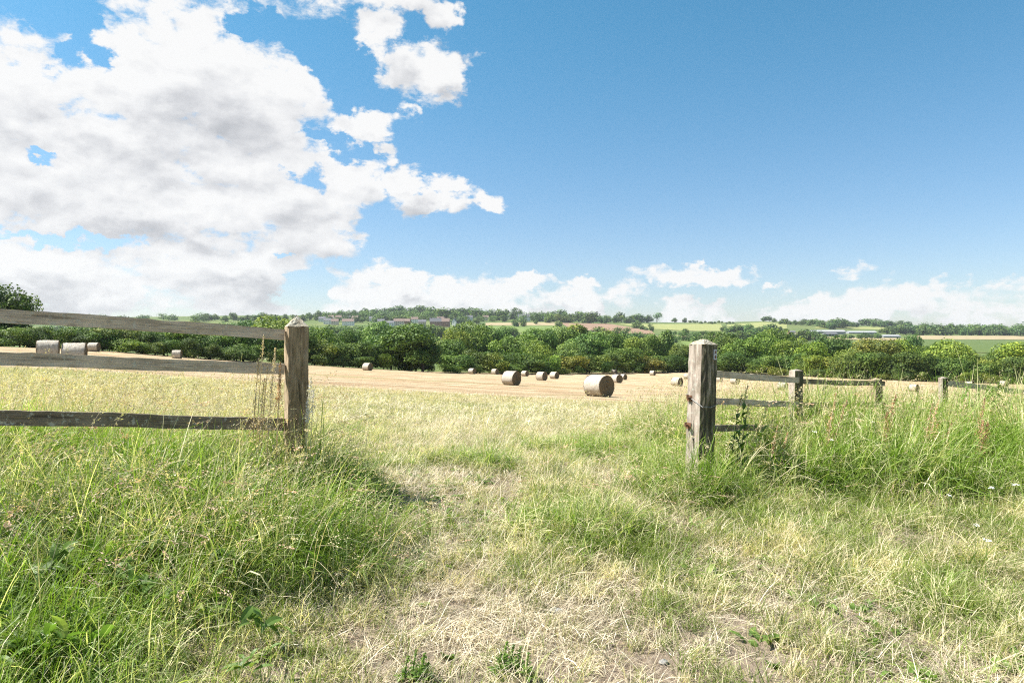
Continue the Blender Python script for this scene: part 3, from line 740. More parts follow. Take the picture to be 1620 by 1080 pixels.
def far_tree(px, py, hpx, wpx, rnd, label, group, kind=None, tint=None, d=None):
    p = ray_ground(px, py) if d is None else gpos(px, d)
    me = TREES[kind or f'far{rnd.randrange(4)}']
    h = hpx / FPX * p.y; w = wpx / FPX * p.y
    o = mobj("tree", me, None, p - Vector((0, 0, h * .06)), (0, 0, rnd.uniform(0, 6.28)))
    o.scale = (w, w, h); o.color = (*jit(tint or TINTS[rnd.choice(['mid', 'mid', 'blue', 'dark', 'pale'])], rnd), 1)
    tag(o, label, "tree", group)
    return o
def build_far_trees():
    rnd = random.Random(21)
    def row(xs, label, group, tint=None, kind=None):
        for (px, base, h, w) in xs: far_tree(px, base, h, w, rnd, label, group, kind, tint)
    def band(x0, x1, ybase, h, step, label, group, tint=None):
        px = x0
        while px < x1:
            yb = ybase(px) + rnd.uniform(-1.2, 1.6)
            hh = (h(px) if callable(h) else h) * rnd.uniform(.7, 1.2)
            far_tree(px, yb, hh, hh * rnd.uniform(1.0, 1.6), rnd, label, group, None, tint)
            px += step * rnd.uniform(.7, 1.3)
    I = lambda *p: (lambda x: float(np.interp(x, p[0::2], p[1::2])))
    # the ridge, left to right
    band(330, 500, I(330, 508, 500, 507), 12, 12, "distant tree on the low ridge left of the village", "distant trees left of the village")
    far_tree(503, 507, 17, 12, rnd, "lone dark tree at the left end of the village", None, 'far1', TINTS['dark'])
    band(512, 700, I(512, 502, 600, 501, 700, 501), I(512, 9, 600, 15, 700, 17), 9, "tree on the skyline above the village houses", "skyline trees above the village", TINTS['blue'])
    band(520, 700, I(515, 510, 700, 508), 11, 12, "tree among the village houses", "trees among the village houses")
    band(520, 700, I(520, 526, 700, 528), 11, 13, "tree on the slope below the village", "trees below the village")
    band(700, 790, I(700, 504, 815, 506), I(700, 17, 815, 15), 9, "ridge tree between the brick houses and the white house", "ridge trees left of the white house")
    band(722, 760, I(700, 514, 760, 512), 11, 12, "tree beside the brick houses above the green meadow", "trees beside the brick houses")
    row([(788, 506, 13, 10), (800, 505, 17, 13), (812, 506, 21, 14), (820, 505, 18, 12), (796, 509, 12, 11)], "tall dark tree of the clump left of the white house", "tall clump left of the white house", TINTS['dark'])
    band(845, 905, I(845, 508, 905, 508), 13, 10, "tree on the ridge right of the white house", "ridge trees right of the white house")
    row([(815, 517, 13, 13), (828, 517, 12, 11)], "round tree of the pair in the tan strip below the white house", "pair of trees below the white house", TINTS['blue'])
    row([(868, 511, 16, 17), (884, 519, 12, 12), (848, 513, 8, 8)], "isolated field tree left of the ploughed field", "field trees left of the ploughed field", TINTS['pale'])
    band(880, 965, I(880, 509, 965, 511), 17, 9, "tree of the clump above the ploughed field", "clump above the ploughed field")
    row([(958, 513, 15, 10), (972, 511, 12, 10)], "upright tree at the right end of the clump above the ploughed field", "upright trees above the ploughed field", TINTS['blue'])
    band(975, 1012, I(975, 510, 1012, 511), 15, 8, "tree of the short row before the two lone ridge trees", "short row on the ridge")
    far_tree(1026, 511, 14, 14, rnd, "round lone tree on the ridge, left of the leafless one", None, 'far2', TINTS['dark'])
    far_tree(1040, 511, 18, 17, rnd, "lone thin crowned tree on the ridge with bare branches", None, 'sparse0', TINTS['blue'])
    row([(1008, 520, 13, 14), (1016, 522, 9, 10), (1030, 524, 13, 10), (1022, 523, 7, 8)], "bush of the clump at the right tip of the ploughed field", "clump at the tip of the ploughed field", TINTS['blue'])
    row([(1067, 510, 8, 10), (1083, 510, 8, 9)], "small dark tree on the bare stretch of ridge", "small trees on the bare ridge", TINTS['dark'])
    band(1092, 1165, I(1092, 511, 1165, 512), 4, 6, "low bush on the ridge line above the square gate post", "low bushes on the ridge")
    row([(1085, 531, 12, 11)], "small dark round tree in the green field left of the square gate post", None, TINTS['dark'])
    band(1098, 1138, I(1098, 530, 1138, 530), 7, 6, "bush of the field hedge right of the small round tree", "short field hedge behind the square gate post")
    band(1050, 1070, I(1050, 528, 1070, 529), 7, 7, "bush of the short field hedge left of the small round tree", "short field hedge by the ploughed field")
    band(1146, 1222, I(1146, 526, 1222, 528), 15, 9, "tree of the dark clump below the rounded hilltop", "dark clump below the rounded hilltop", TINTS['blue'])
    band(1222, 1250, I(1222, 525, 1250, 526), 8, 7, "bush left of the farm buildings", "bushes left of the farm")
    row([(1209, 509, 9, 10), (1217, 508, 9, 12), (1225, 509.5, 7, 9)], "tree of the small clump crowning the rounded hilltop", "clump crowning the hilltop", TINTS['dark'])
    band(1235, 1300, I(1235, 513, 1300, 514), 9, 9, "tree in the faint row right of the hilltop clump", "faint row right of the hilltop")
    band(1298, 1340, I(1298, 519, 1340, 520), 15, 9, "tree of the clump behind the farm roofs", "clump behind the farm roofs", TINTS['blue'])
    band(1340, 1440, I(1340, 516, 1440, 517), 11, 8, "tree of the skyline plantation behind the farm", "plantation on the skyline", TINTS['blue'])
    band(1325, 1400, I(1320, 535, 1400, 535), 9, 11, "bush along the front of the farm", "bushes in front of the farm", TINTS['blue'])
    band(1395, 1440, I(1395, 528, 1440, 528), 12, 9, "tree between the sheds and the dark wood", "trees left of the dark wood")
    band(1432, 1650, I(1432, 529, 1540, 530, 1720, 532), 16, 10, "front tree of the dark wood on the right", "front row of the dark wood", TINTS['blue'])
    row([(1506, 520, 10, 9), (1535, 520, 8, 7), (1563, 520, 5, 5)], "tiny lone tree on the skyline above the dark wood", "tiny skyline trees above the dark wood", TINTS['blue'])
    # valley trees filling the view between the second row and the slopes
    for x0, x1, yb, h, lab, grp in ((450, 700, 536, 20, "valley tree beyond the oak and the gate post", "valley trees left"), (760, 1000, 535, 18, "tree in the valley below the ploughed field", "valley trees in the middle"),
                                    (1150, 1300, 540, 18, "tree in the valley below the hilltop and farm", "valley trees right of the square gate post")):
        band(x0, x1, lambda x, y=yb: y, h, 17, lab, grp)
    def wood(x0, x1, ybase, hpx, n, label):
        """a far wood nobody could count: many crowns joined in one mesh"""
        me = TREES['far1']; V0 = np.empty(len(me.vertices) * 3, dtype=np.float32); me.vertices.foreach_get('co', V0); V0 = V0.reshape(-1, 3)
        nq = sum(1 for p in me.polygons if p.material_index == 0); V0 = V0[:nq * 4][:450 * 4]; rr = np.empty(len(me.polygons), dtype=np.float32); me.attributes['r'].data.foreach_get('value', rr); rr = rr[:450]
        VV = []; RR = []
        for i in range(n):
            px = rnd.uniform(x0, x1); p = ray_ground(px, ybase(px) + rnd.uniform(-2, 3)); h = hpx * rnd.uniform(.7, 1.2) / FPX * p.y; w = h * rnd.uniform(1, 1.7); a = rnd.uniform(0, 6.28)
            q = V0 * np.array([w, w, h]); VV.append(np.stack([q[:, 0] * math.cos(a) - q[:, 1] * math.sin(a) + p.x, q[:, 0] * math.sin(a) + q[:, 1] * math.cos(a) + p.y, q[:, 2] + p.z - h * .08], 1)); RR.append(np.clip(rr + rnd.uniform(-.2, .2), 0, 1))
        V = np.concatenate(VV); o = mobj("far_wood", mesh_np("far_wood", V, np.arange(len(V)).reshape(-1, 4), M_LEAF, attrs={'r': ('FACE', np.concatenate(RR))}))
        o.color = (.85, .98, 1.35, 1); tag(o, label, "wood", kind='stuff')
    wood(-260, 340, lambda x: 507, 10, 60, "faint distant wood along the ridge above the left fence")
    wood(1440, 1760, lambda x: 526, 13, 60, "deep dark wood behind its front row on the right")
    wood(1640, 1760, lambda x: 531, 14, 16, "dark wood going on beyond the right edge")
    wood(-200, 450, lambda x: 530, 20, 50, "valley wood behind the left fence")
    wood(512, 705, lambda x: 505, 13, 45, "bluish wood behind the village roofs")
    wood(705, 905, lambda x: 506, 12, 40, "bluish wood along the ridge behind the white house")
    wood(460, 690, lambda x: 531, 15, 40, "bushy slope between the village and the valley")
    wood(740, 1180, lambda x: 541, 16, 50, "scrubby wood in the valley under the slopes")
build_far_trees()

# ------------------------------------------------------------------ haze
def build_haze(density=0.00006):
    m = bpy.data.materials.new("thin_summer_haze"); m.use_nodes = True; nt = m.node_tree; nt.nodes.clear()
    out = nt.nodes.new('ShaderNodeOutputMaterial'); pv = nt.nodes.new('ShaderNodeVolumePrincipled')
    pv.inputs['Color'].default_value = (.86, .92, 1, 1); pv.inputs['Density'].default_value = density; pv.inputs['Anisotropy'].default_value = .2
    nt.links.new(pv.outputs[0], out.inputs['Volume'])
    zs = np.array([v.co.z for v in bpy.data.objects['ground'].data.vertices])
    mb = MB(); z0, z1 = float(zs.min()) - 1.0, float(zs.max()) + 45
    mb.box((0, 1925, (z0 + z1) / 2), (8440, 4100, z1 - z0))
    tag(mb.obj("haze", m), "thin pale summer haze over the valley", "haze", kind='stuff')
build_haze()

# ------------------------------------------------------------------ village and farm
def m_flat(name, c, rough=0.8, var=0.15, scale=3.0):
    return m_simple(name, tuple(x * (1 - var) for x in c), tuple(min(1, x * (1 + var)) for x in c), scale, rough)
M_WALLW = m_flat("white_render", (.72, .71, .68), .85, .06)
M_WALLB = m_flat("red_brick_wall", (.36, .21, .165), .9, .2, 8)
M_WALLC = m_flat("buff_brick_wall", (.56, .48, .40), .9, .12, 8)
M_ROOFR = m_flat("clay_tile_roof", (.20, .145, .12), .85, .25, 6)
M_ROOFG = m_flat("slate_roof", (.13, .13, .14), .7, .2, 6)
M_ROOFP = m_flat("pale_sheet_roof", (.36, .36, .37), .55, .08)
M_STEEL = m_flat("grey_cladding", (.25, .26, .27), .6, .1)
M_GLASS = m_flat("window_glass", (.03, .035, .045), .12, .1)
M_DOOR = m_flat("painted_door", (.10, .13, .12), .5, .1)

def house(px, py, wpx, hpx, wall, roof, label, rz=0.0, group="village houses", chim=True):
    p = ray_ground(px, py)
    k = p.y / FPX
    W = wpx * k * 1.2; H = hpx * k * 0.85; RH = hpx * k * 0.5; Dp = min(W * .7, 9)
    o = empty("house", p, rz)
    mb = MB(); mb.box((0, 0, H / 2 - .5), (W, Dp, H + 1))
    mb.add([(-W / 2, -Dp / 2 + .02, H), (-W / 2, Dp / 2 - .02, H), (-W / 2, 0, H + RH - .15)], [[0, 1, 2]]); mb.add([(W / 2, -Dp / 2 + .02, H), (W / 2, 0, H + RH - .15), (W / 2, Dp / 2 - .02, H)], [[0, 1, 2]])
    mb.obj("wall", wall, o)
    e = .45; t_ = .25
    rb = MB()
    for s in (-1, 1):
        sl = RH / (Dp / 2)
        y0 = s * (Dp / 2 + e); z0 = H - e * sl
        v = [(-W / 2 - e, y0, z0), (W / 2 + e, y0, z0), (W / 2 + e, 0, H + RH), (-W / 2 - e, 0, H + RH)]
        v2 = [(a, b, c + t_) for a, b, c in v]
        f = [[0, 1, 2, 3], [7, 6, 5, 4], [0, 4, 5, 1], [1, 5, 6, 2], [2, 6, 7, 3], [3, 7, 4, 0]]
        rb.add(v + v2, f)
    r_ = rb.obj("roof", roof, o)
    if chim:
        for sx in ((-.36,) if W < 14 else (-.4, .35)):
            c = MB(); c.box((sx * W, 0, H + RH + .5), (.9, .7, 1.9)); c.box((sx * W, 0, H + RH + 1.55), (1.1, .9, .2)); c.obj("chimney", M_WALLB, r_)
    nw = max(2, int(W / 3.4)); wm = None
    wme = None
    for fl in ((0.28,) if H < 4 else (0.26, 0.72)):
        for i in range(nw):
            x = (-0.5 + (i + .5) / nw) * W
            if fl < .3 and i == nw // 2:
                d_ = MB(); d_.box((x, -Dp / 2 - .03, min(2.1, H * .45) / 2), (1.0, .12, min(2.1, H * .45))); d_.obj("door", M_DOOR, o); continue
            b = MB(); b.box((0, 0, 0), (1.3, .12, min(1.3, H * .22)))
            if wme is None: wme = b.mesh("window", M_GLASS)
            mobj("window", wme, o, (x, -Dp / 2 - .03, H * fl + .25))
    tag(o, label, "house", group)
    return o
house(510, 509, 9, 6, M_WALLW, M_ROOFG, "small pale house next to the lone dark tree, leftmost of the village", .1)
house(524, 507, 7, 6, M_WALLW, M_ROOFR, "tiny white house on the skyline, second from the left end of the village", -.2)
house(536, 507, 8, 6, M_WALLC, M_ROOFR, "buff house on the skyline left of the pink row", .15)
house(551, 515, 15, 8, M_WALLW, M_ROOFR, "wide white house with red roof in the left part of the village", .05)
house(549, 507, 9, 6, M_WALLC, M_ROOFG, "buff house directly above the wide white house", .2)
house(562, 508, 8, 6, M_WALLB, M_ROOFR, "small brick house right of the buff one on the skyline", -.1)
house(576, 505, 8, 6, M_WALLC, M_ROOFR, "small house between skyline trees", .1)
house(617, 516, 11, 6, M_WALLW, M_ROOFG, "white bungalow left of the long brown roofs", .0)
house(631, 515, 13, 8, M_WALLC, M_ROOFR, "buff house at the left end of the long brown roofs", .05)
house(643, 514, 10, 7, M_WALLB, M_ROOFR, "brick house at the right end of the long brown roofs", -.05)
house(689, 518, 15, 11, M_WALLB, M_ROOFG, "large brick house in the middle of the village, left half", .1)
house(703, 517, 14, 10, M_WALLB, M_ROOFR, "large brick house with red roof beside the dark roofed one", -.1)
house(719, 516, 7, 9, M_WALLW, M_ROOFG, "narrow white gable house right of the brick houses", 1.4)
house(697, 509, 9, 6, M_WALLC, M_ROOFR, "small buff house above the large brick houses", .2)
house(730, 511, 9, 6, M_WALLC, M_ROOFG, "small buff house on the slope right of the white gable", -.2)
for _px, _py, _w, _h, _wa, _ro, _l in ((518, 513, 9, 7, M_WALLW, M_ROOFG, "white house low on the slope below the leftmost village house"), (530, 514, 9, 7, M_WALLC, M_ROOFR, "buff house left of the wide white house"),
        (590, 509, 9, 6, M_WALLW, M_ROOFG, "small white house in the wooded gap of the village"), (603, 513, 9, 6, M_WALLC, M_ROOFG, "buff house just left of the white bungalow"),
        (656, 511, 9, 7, M_WALLW, M_ROOFR, "white house between the brown roofs and the large brick houses"), (668, 515, 10, 7, M_WALLC, M_ROOFG, "buff house touching the trees left of the large brick houses"),
        (742, 507, 9, 6, M_WALLW, M_ROOFG, "white house half hidden by trees right of the village"), (768, 507, 8, 6, M_WALLC, M_ROOFR, "small buff house on the ridge between village and white ridge house")):
    house(_px, _py, _w, _h, _wa, _ro, _l, .1)
house(812, 505, 7, 5, M_WALLW, M_ROOFG, "small pale annex left of the white ridge house", .1)
house(829, 508, 16, 8, M_WALLW, M_ROOFG, "long white house on the ridge above the tan strip", .03)
house(843, 506, 8, 6, M_WALLC, M_ROOFR, "buff house adjoining the long white house", .0)
house(854, 508, 10, 5, M_WALLW, M_ROOFG, "low pale house at the right end of the ridge hamlet", -.1)

def barn(px, py, wpx, hpx, wall, roof, label, rz=0.0, bays=4, open_front=False):
    p = ray_ground(px, py); k = p.y / FPX
    W = wpx * k; H = hpx * k * .42; RH = hpx * k * .3; Dp = 16
    o = empty("barn", p, rz)
    mb = MB(); mb.box((0, 0, H / 2 - .5), (W, Dp, H + 1))
    for s in (-1, 1): mb.add([(s * W / 2, -Dp / 2 + .05, H), (s * W / 2, Dp / 2 - .05, H), (s * W / 2, 0, H + RH - .15)], [[0, 1, 2]])
    mb.obj("wall", wall, o)
    rb = MB(); e = .5
    for s in (-1, 1):
        sl = RH / (Dp / 2); y0 = s * (Dp / 2 + e); z0 = H - e * sl
        v = [(-W / 2 - e, y0, z0), (W / 2 + e, y0, z0), (W / 2 + e, 0, H + RH), (-W / 2 - e, 0, H + RH)]; v2 = [(a, b, c + .2) for a, b, c in v]
        rb.add(v + v2, [[0, 1, 2, 3], [7, 6, 5, 4], [0, 4, 5, 1], [1, 5, 6, 2], [2, 6, 7, 3], [3, 7, 4, 0]])
    rb.obj("roof", roof, o)
    for i in range(bays):
        x = (-.5 + (i + .5) / bays) * W
        b = MB(); b.box((x, -Dp / 2 - .04, H * .38), (W / bays * .72, .12, H * .76)); b.obj("bay_front", M_GLASS if open_front else M_STEEL, o)  # open fronts get a dark glass panel for the shade inside
    tag(o, label, "barn", "farm buildings")
barn(1253, 529, 9, 8, M_WALLB, M_ROOFG, "small dark brick barn at the left end of the farm", .0, 2)
barn(1270, 530, 22, 7, M_WALLC, M_ROOFR, "low brown roofed barn left of the long pale roof", .0, 5, True)
barn(1305, 528, 60, 8, M_STEEL, M_ROOFP, "longest barn of the farm under a pale sheet roof", .02, 8)
barn(1312, 531.5, 20, 8, M_STEEL, M_ROOFG, "dark roofed shed in front of the longest pale barn", .0, 4, True)
barn(1362, 528, 44, 6, M_STEEL, M_ROOFP, "second pale roofed barn right of the longest one", .0, 6)
barn(1407, 534, 28, 6, M_STEEL, M_ROOFP, "grey sheds at the right end of the farm", .05, 5)

def pale_wall():
    p0 = ray_ground(1228, 532); p1 = ray_ground(1292, 533)
    mb = MB(); n = 12
    for i in range(n):
        a = p0.lerp(p1, i / n); b = p0.lerp(p1, (i + 1) / n); a.z = tz(a.x, a.y); b.z = tz(b.x, b.y)
        h = 2.2; th = .2
        mb.add([(a.x, a.y, a.z - .5), (b.x, b.y, b.z - .5), (b.x, b.y, b.z + h), (a.x, a.y, a.z + h), (a.x, a.y + th, a.z - .5), (b.x, b.y + th, b.z - .5), (b.x, b.y + th, b.z + h), (a.x, a.y + th, a.z + h)],
               [[0, 1, 2, 3], [5, 4, 7, 6], [3, 2, 6, 7]])
    tag(mb.obj("yard_wall", M_WALLW), "long pale yard wall in front of the left farm buildings", "wall")
pale_wall()

# ------------------------------------------------------------------ round bales
def m_bale_side():
    m, t, out = new_mat("bale_net_wrap")
    tc = t.node('ShaderNodeTexCoord'); P = tc.outputs['Object']
    bs = t.node('ShaderNodeBsdfPrincipled'); bs.inputs['Roughness'].default_value = .7; bs.inputs['Specular IOR Level'].default_value = .25
    n1 = t.noise(t.mapping(P, (14, 2.2, 2.2)), 2.0, 6, .65); n2 = t.noise(P, 9, 6, .7)
    c = t.ramp(n1, [(.3, (.25, .205, .15)), (.5, (.42, .37, .30)), (.72, (.56, .515, .445))])
    c = t.mix(t.math('MULTIPLY', t.sstep(n2, .5, .75), .45), c, (.20, .16, .10, 1))
    t.put(bs.inputs['Base Color'], c)
    bp = t.node('ShaderNodeBump'); bp.inputs['Strength'].default_value = .6; bp.inputs['Distance'].default_value = .03
    t.put(bp.inputs['Height'], n1); t.put(bs.inputs['Normal'], bp.outputs[0]); t.l.new(bs.outputs[0], out.inputs[0]); return m
def m_bale_end():
    m, t, out = new_mat("bale_hay_end")
    tc = t.node('ShaderNodeTexCoord'); P = tc.outputs['Object']
    bs = t.node('ShaderNodeBsdfPrincipled'); bs.inputs['Roughness'].default_value = .9
    n1 = t.noise(P, 26, 6, .75); n2 = t.noise(P, 5, 4, .6)
    c = t.ramp(n1, [(.3, (.07, .05, .028)), (.55, (.19, .145, .085)), (.75, (.32, .26, .16))])
    c = t.mix(t.math('MULTIPLY', n2, .4), c, (.09, .075, .04, 1))
    t.put(bs.inputs['Base Color'], c); t.l.new(bs.outputs[0], out.inputs[0]); return m
M_BS, M_BE = m_bale_side(), m_bale_end()
BALE_R, BALE_L = 0.66, 1.22
def bale_meshes():
    rng = np.random.default_rng(2)
    res = []
    for v in range(3):
        n, m = 48, 15
        V = []; F = []
        ph = rng.uniform(0, 6.28, 5)
        for j in range(m):
            x = (-.5 + j / (m - 1)) * BALE_L
            edge = 1 - 0.035 * (abs(2 * j / (m - 1) - 1) ** 6)
            for i in range(n):
                a = 2 * math.pi * i / n
                r = BALE_R * edge * (1 + .022 * math.sin(3 * a + ph[0]) + .02 * math.sin(2 * a + ph[2]) + .012 * math.sin(2 * a + ph[1] + x * 2)) + rng.normal(0, .009) + 0.006 * math.sin(x * 42 + a)
                z = r * math.sin(a)
                z = max(z, -BALE_R * .93)
                V.append((x, r * math.cos(a), z))
        for j in range(m - 1):
            for i in range(n): F.append([j * n + i, j * n + (i + 1) % n, (j + 1) * n + (i + 1) % n, (j + 1) * n + i])
        side = mesh_np("net_wrap", np.array(V), F, M_BS, smooth=True)
        # end: rolled layers, each ring standing a little in or out
        rings = 22; V = []; F = []
        for k in range(rings + 1):
            r = BALE_R * .985 * (1 - k / rings) + .004
            off = .022 * math.sin(k * 2.1) + .012 * math.sin(k * 5.3 + 1)
            if k == 0: off = -.01
            for i in range(n):
                a = 2 * math.pi * i / n
                rr = r * (1 + .022 * math.sin(3 * a + ph[0]) + .02 * math.sin(2 * a + ph[2])); z = max(rr * math.sin(a), -BALE_R * .925)
                sp_ = .016 * math.sin(a + k)
                V.append((BALE_L / 2 - .012 + off * .8 + sp_ + rng.normal(0, .007), rr * math.cos(a), z))
        for k in range(rings):
            for i in range(n): F.append([k * n + i, k * n + (i + 1) % n, (k + 1) * n + (i + 1) % n, (k + 1) * n + i])
        F.append([rings * n + i for i in range(n)])
        end = mesh_np("rolled_end", np.array(V), F, M_BE)
        # loose hay wisps round the foot and rim
        wv = []; wf = []
        for q in range(420):
            a = rng.uniform(0, 6.28) if q < 200 else rng.choice([-2.1, -1.05]) + rng.normal(0, .25)
            c = Vector((rng.uniform(-.5, .5) * BALE_L if q >= 200 else BALE_L / 2 * rng.choice([-1, 1]), math.cos(a) * BALE_R, math.sin(a) * BALE_R * .96))
            dr = Vector((rng.normal(0, .5), math.cos(a), math.sin(a) * .6)).normalized() * rng.uniform(.04, .12)
            s_ = Vector((.006, .004, .006)); b = len(wv); wv += [c - s_, c + s_, c + dr]; wf.append([b, b + 1, b + 2])
        wisps = mesh_np("loose_hay", np.array([tuple(v_) for v_ in wv]), wf, M_BE)
        res.append((side, end, wisps))
    return res
BM = bale_meshes()
BALES = [  # px centre, base py, height px, yaw of the axis (deg), label
    (76, 568, 31, -4, "large pale round bale at the far left, cut off below by the middle rail"),
    (118, 574, 31, -8, "large pale round bale right beside the leftmost one, slightly lower"),
    (148.5, 556, 15, -22, "small round bale just right of the two big ones behind the left fence"),
    (280, 567, 13.5, -14, "small round bale alone at the hedge foot above the middle rail"),
    (581.5, 586, 13, -38, "round bale alone in front of the dark hedge below the oak"),
    (747, 591.5, 9.8, -38, "tiny bale left of the second largest, nearest to the oak"),
    (783, 592, 9.3, -38, "tiny bale close to the upper left of the second largest bale"),
    (809, 609, 23, -38, "second largest visible bale, left of the middle group"),
    (830.5, 595, 9, -38, "tiny bale peeping out at the right of the second largest bale"),
    (857, 601.5, 13.8, -38, "middle sized bale, left one of the close pair"),
    (877, 599, 11.3, -38, "middle sized bale, right one of the close pair"),
    (947.5, 627, 36, -42, "largest bale in the open field with its dark rolled end towards us"),
    (976, 605.5, 12.8, -50, "bale half hidden behind the right side of the largest bale"),
    (986, 600.5, 8.8, -42, "tiny bale just right of the half hidden one"),
    (972, 591, 7, -30, "tiniest bale at the hedge foot above the largest bale"),
    (1032.5, 593.7, 7.6, -30, "tiny bale at the hedge foot between the largest bale and the square gate post"),
    (1071, 610.5, 11.8, -34, "bale immediately left of the square gate post"),
    (1087, 596.5, 10.5, -30, "bale mostly hidden behind the square gate post"),
    (1137, 604, 8.4, -25, "bale under the first rail of the right fence, nearest the post"),
    (1163, 607, 11.8, -38, "bale crossing the first rail of the right fence"),
    (1238, 617, 12.6, -25, "bale seen between the rails left of the second post of the right fence"),
    (1446, 619, 14, -30, "bale seen above the weeds between the last two posts on the right"),
    (1533, 613, 8.2, -20, "small bale mostly hidden by weeds at the right"),
    (1588, 611.5, 8.8, -35, "small bale at the right edge in front of the hedge"),
    (524, 580, 6, -20, "small pale bale in the hedge shade right of the pointed gate post"),
]
def build_bales():
    for i, (px, py, h, yaw, lab) in enumerate(BALES):
        d = 2 * BALE_R * .97 * FPX / h
        p = gpos(px, d)
        # slide along the line of sight until the foot is where the field surface is
        ds = np.linspace(d * .8, d * 1.25, 60); u = (px - CX) / FPX
        pyv = CY + (CAM_Z - terrain(u * ds, ds)) / ds * FPX
        d = float(ds[int(np.argmin(np.abs(pyv - py) + np.abs(ds - d) / d * 4))]); p = gpos(px, d)
        n = np.array([-(tz(p.x + 1, p.y) - tz(p.x - 1, p.y)) / 2, -(tz(p.x, p.y + 1) - tz(p.x, p.y - 1)) / 2, 1.0])
        view = math.atan2(p.x, p.y)   # yaw in the table is seen from the camera
        o = empty("hay_bale", p, R(yaw) - view)
        s, e, w = BM[i % 3]
        zc = BALE_R * .91
        mobj("net_wrap", s, o, (0, 0, zc)); mobj("rolled_end", e, o, (0, 0, zc)); mobj("rolled_end", e, o, (0, 0, zc), (0, 0, math.pi)); mobj("loose_hay", w, o, (0, 0, zc))
        tag(o, lab, "hay bale", "round hay bales lying in the field")
build_bales()

# ------------------------------------------------------------------ fences and gate posts
def m_wood(name, cols, dark, lichen=0.0, along='z', moss=0.0, shade_algae=0.0):
    m, t, out = new_mat(name)
    tc = t.node('ShaderNodeTexCoord'); P = tc.outputs['Object']
    bs = t.node('ShaderNodeBsdfPrincipled'); bs.inputs['Roughness'].default_value = .85; bs.inputs['Specular IOR Level'].default_value = .2
    st = (1, 1, .045) if along == 'z' else (.045, 1, 1)
    st2 = (1, 1, .16) if along == 'z' else (.16, 1, 1)
    g = t.noise(t.mapping(P, st), 95, 7, .72, .15); g2 = t.noise(t.mapping(P, st2), 26, 5, .6, .3); b = t.noise(P, 7, 6, .65)
    f = t.noise(P, 110, 6, .8)
    c = t.ramp(t.math('ADD', t.math('MULTIPLY', g, .6), t.math('MULTIPLY', g2, .4)), [(.30, dark), (.40, cols[0]), (.52, cols[1]), (.68, cols[2])])
    c = t.mix(t.math('MULTIPLY', t.sstep(b, .50, .68), .75), c, cols[0] + (1,))
    sp = t.noise(t.mapping(P, (1, 1, .035) if along == 'z' else (.035, 1, 1)), 34, 3, .55, .5)
    c = t.mix(t.math('MULTIPLY', t.sstep(sp, .62, .66), .9 if along == 'z' else .35), c, dark + (1,))
    if lichen:
        l1 = t.noise(P, 30, 4, .6); l2 = t.noise(P, 44, 3, .5, loc_seed(t)) if False else t.noise(t.mapping(P, (1, 1, 1), loc=(3, 5, 1)), 36, 4, .6)
        c = t.mix(t.math('MULTIPLY', t.sstep(l1, 1 - .42 - lichen * .1, .68), .8), c, (.46, .45, .38, 1))
        c = t.mix(t.math('MULTIPLY', t.sstep(l2, .64, .72), .7 * lichen), c, (.42, .33, .07, 1))
    if shade_algae:   # shade painted on the side away from the sun, with green algal streaks
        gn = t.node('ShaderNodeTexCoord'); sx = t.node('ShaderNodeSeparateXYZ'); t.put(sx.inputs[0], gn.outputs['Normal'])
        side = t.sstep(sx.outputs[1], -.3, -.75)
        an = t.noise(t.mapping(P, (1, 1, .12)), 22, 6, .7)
        c = t.mix(t.math('MULTIPLY', t.math('MULTIPLY', side, t.sstep(an, .30, .52)), shade_algae), c, t.mix(t.sstep(an, .45, .6), (.075, .075, .035, 1), (.03, .028, .018, 1)))
    if moss:
        mo = t.noise(P, 9, 6, .7)
        c = t.mix(t.math('MULTIPLY', t.sstep(mo, .45, .66), moss), c, (.07, .085, .03, 1))
    c = t.mix(t.math('MULTIPLY', t.sstep(f, .55, .75), .3), c, dark + (1,))
    t.put(bs.inputs['Base Color'], c)
    bp = t.node('ShaderNodeBump'); bp.inputs['Strength'].default_value = 1.0; bp.inputs['Distance'].default_value = .006
    t.put(bp.inputs['Height'], t.math('ADD', g, t.math('MULTIPLY', g2, .7))); t.put(bs.inputs['Normal'], bp.outputs[0])
    t.l.new(bs.outputs[0], out.inputs[0]); return m
M_POSTL = m_wood("weathered_post", ((.19, .135, .08), (.40, .305, .20), (.58, .475, .34)), (.035, .025, .016), 0, shade_algae=.35)
M_POSTR = m_wood("bleached_post", ((.24, .19, .15), (.40, .335, .28), (.54, .47, .41)), (.05, .04, .03), .12, moss=.2, shade_algae=.92)
M_CAP = m_wood("lichen_cap", ((.26, .22, .16), (.40, .35, .26), (.52, .47, .36)), (.12, .10, .07), .55)
M_RAIL = m_wood("weathered_rail", ((.33, .27, .20), (.51, .43, .335), (.66, .58, .47)), (.045, .035, .025), .08, 'x')
M_RAILD = m_wood("damp_rail", ((.12, .095, .065), (.22, .18, .13), (.34, .29, .22)), (.018, .015, .012), .2, 'x')  # darker rail wood; the left bottom rail's shadow is painted in with it
M_IRON = m_simple("rusty_iron", (.10, .05, .03), (.22, .11, .06), 40, .7)
M_WIRE = m_simple("galvanised_wire", (.16, .16, .16), (.30, .30, .30), 60, .45)
M_PLATE = m_simple("grey_plastic_plate", (.38, .40, .44), (.50, .52, .56), 20, .5)

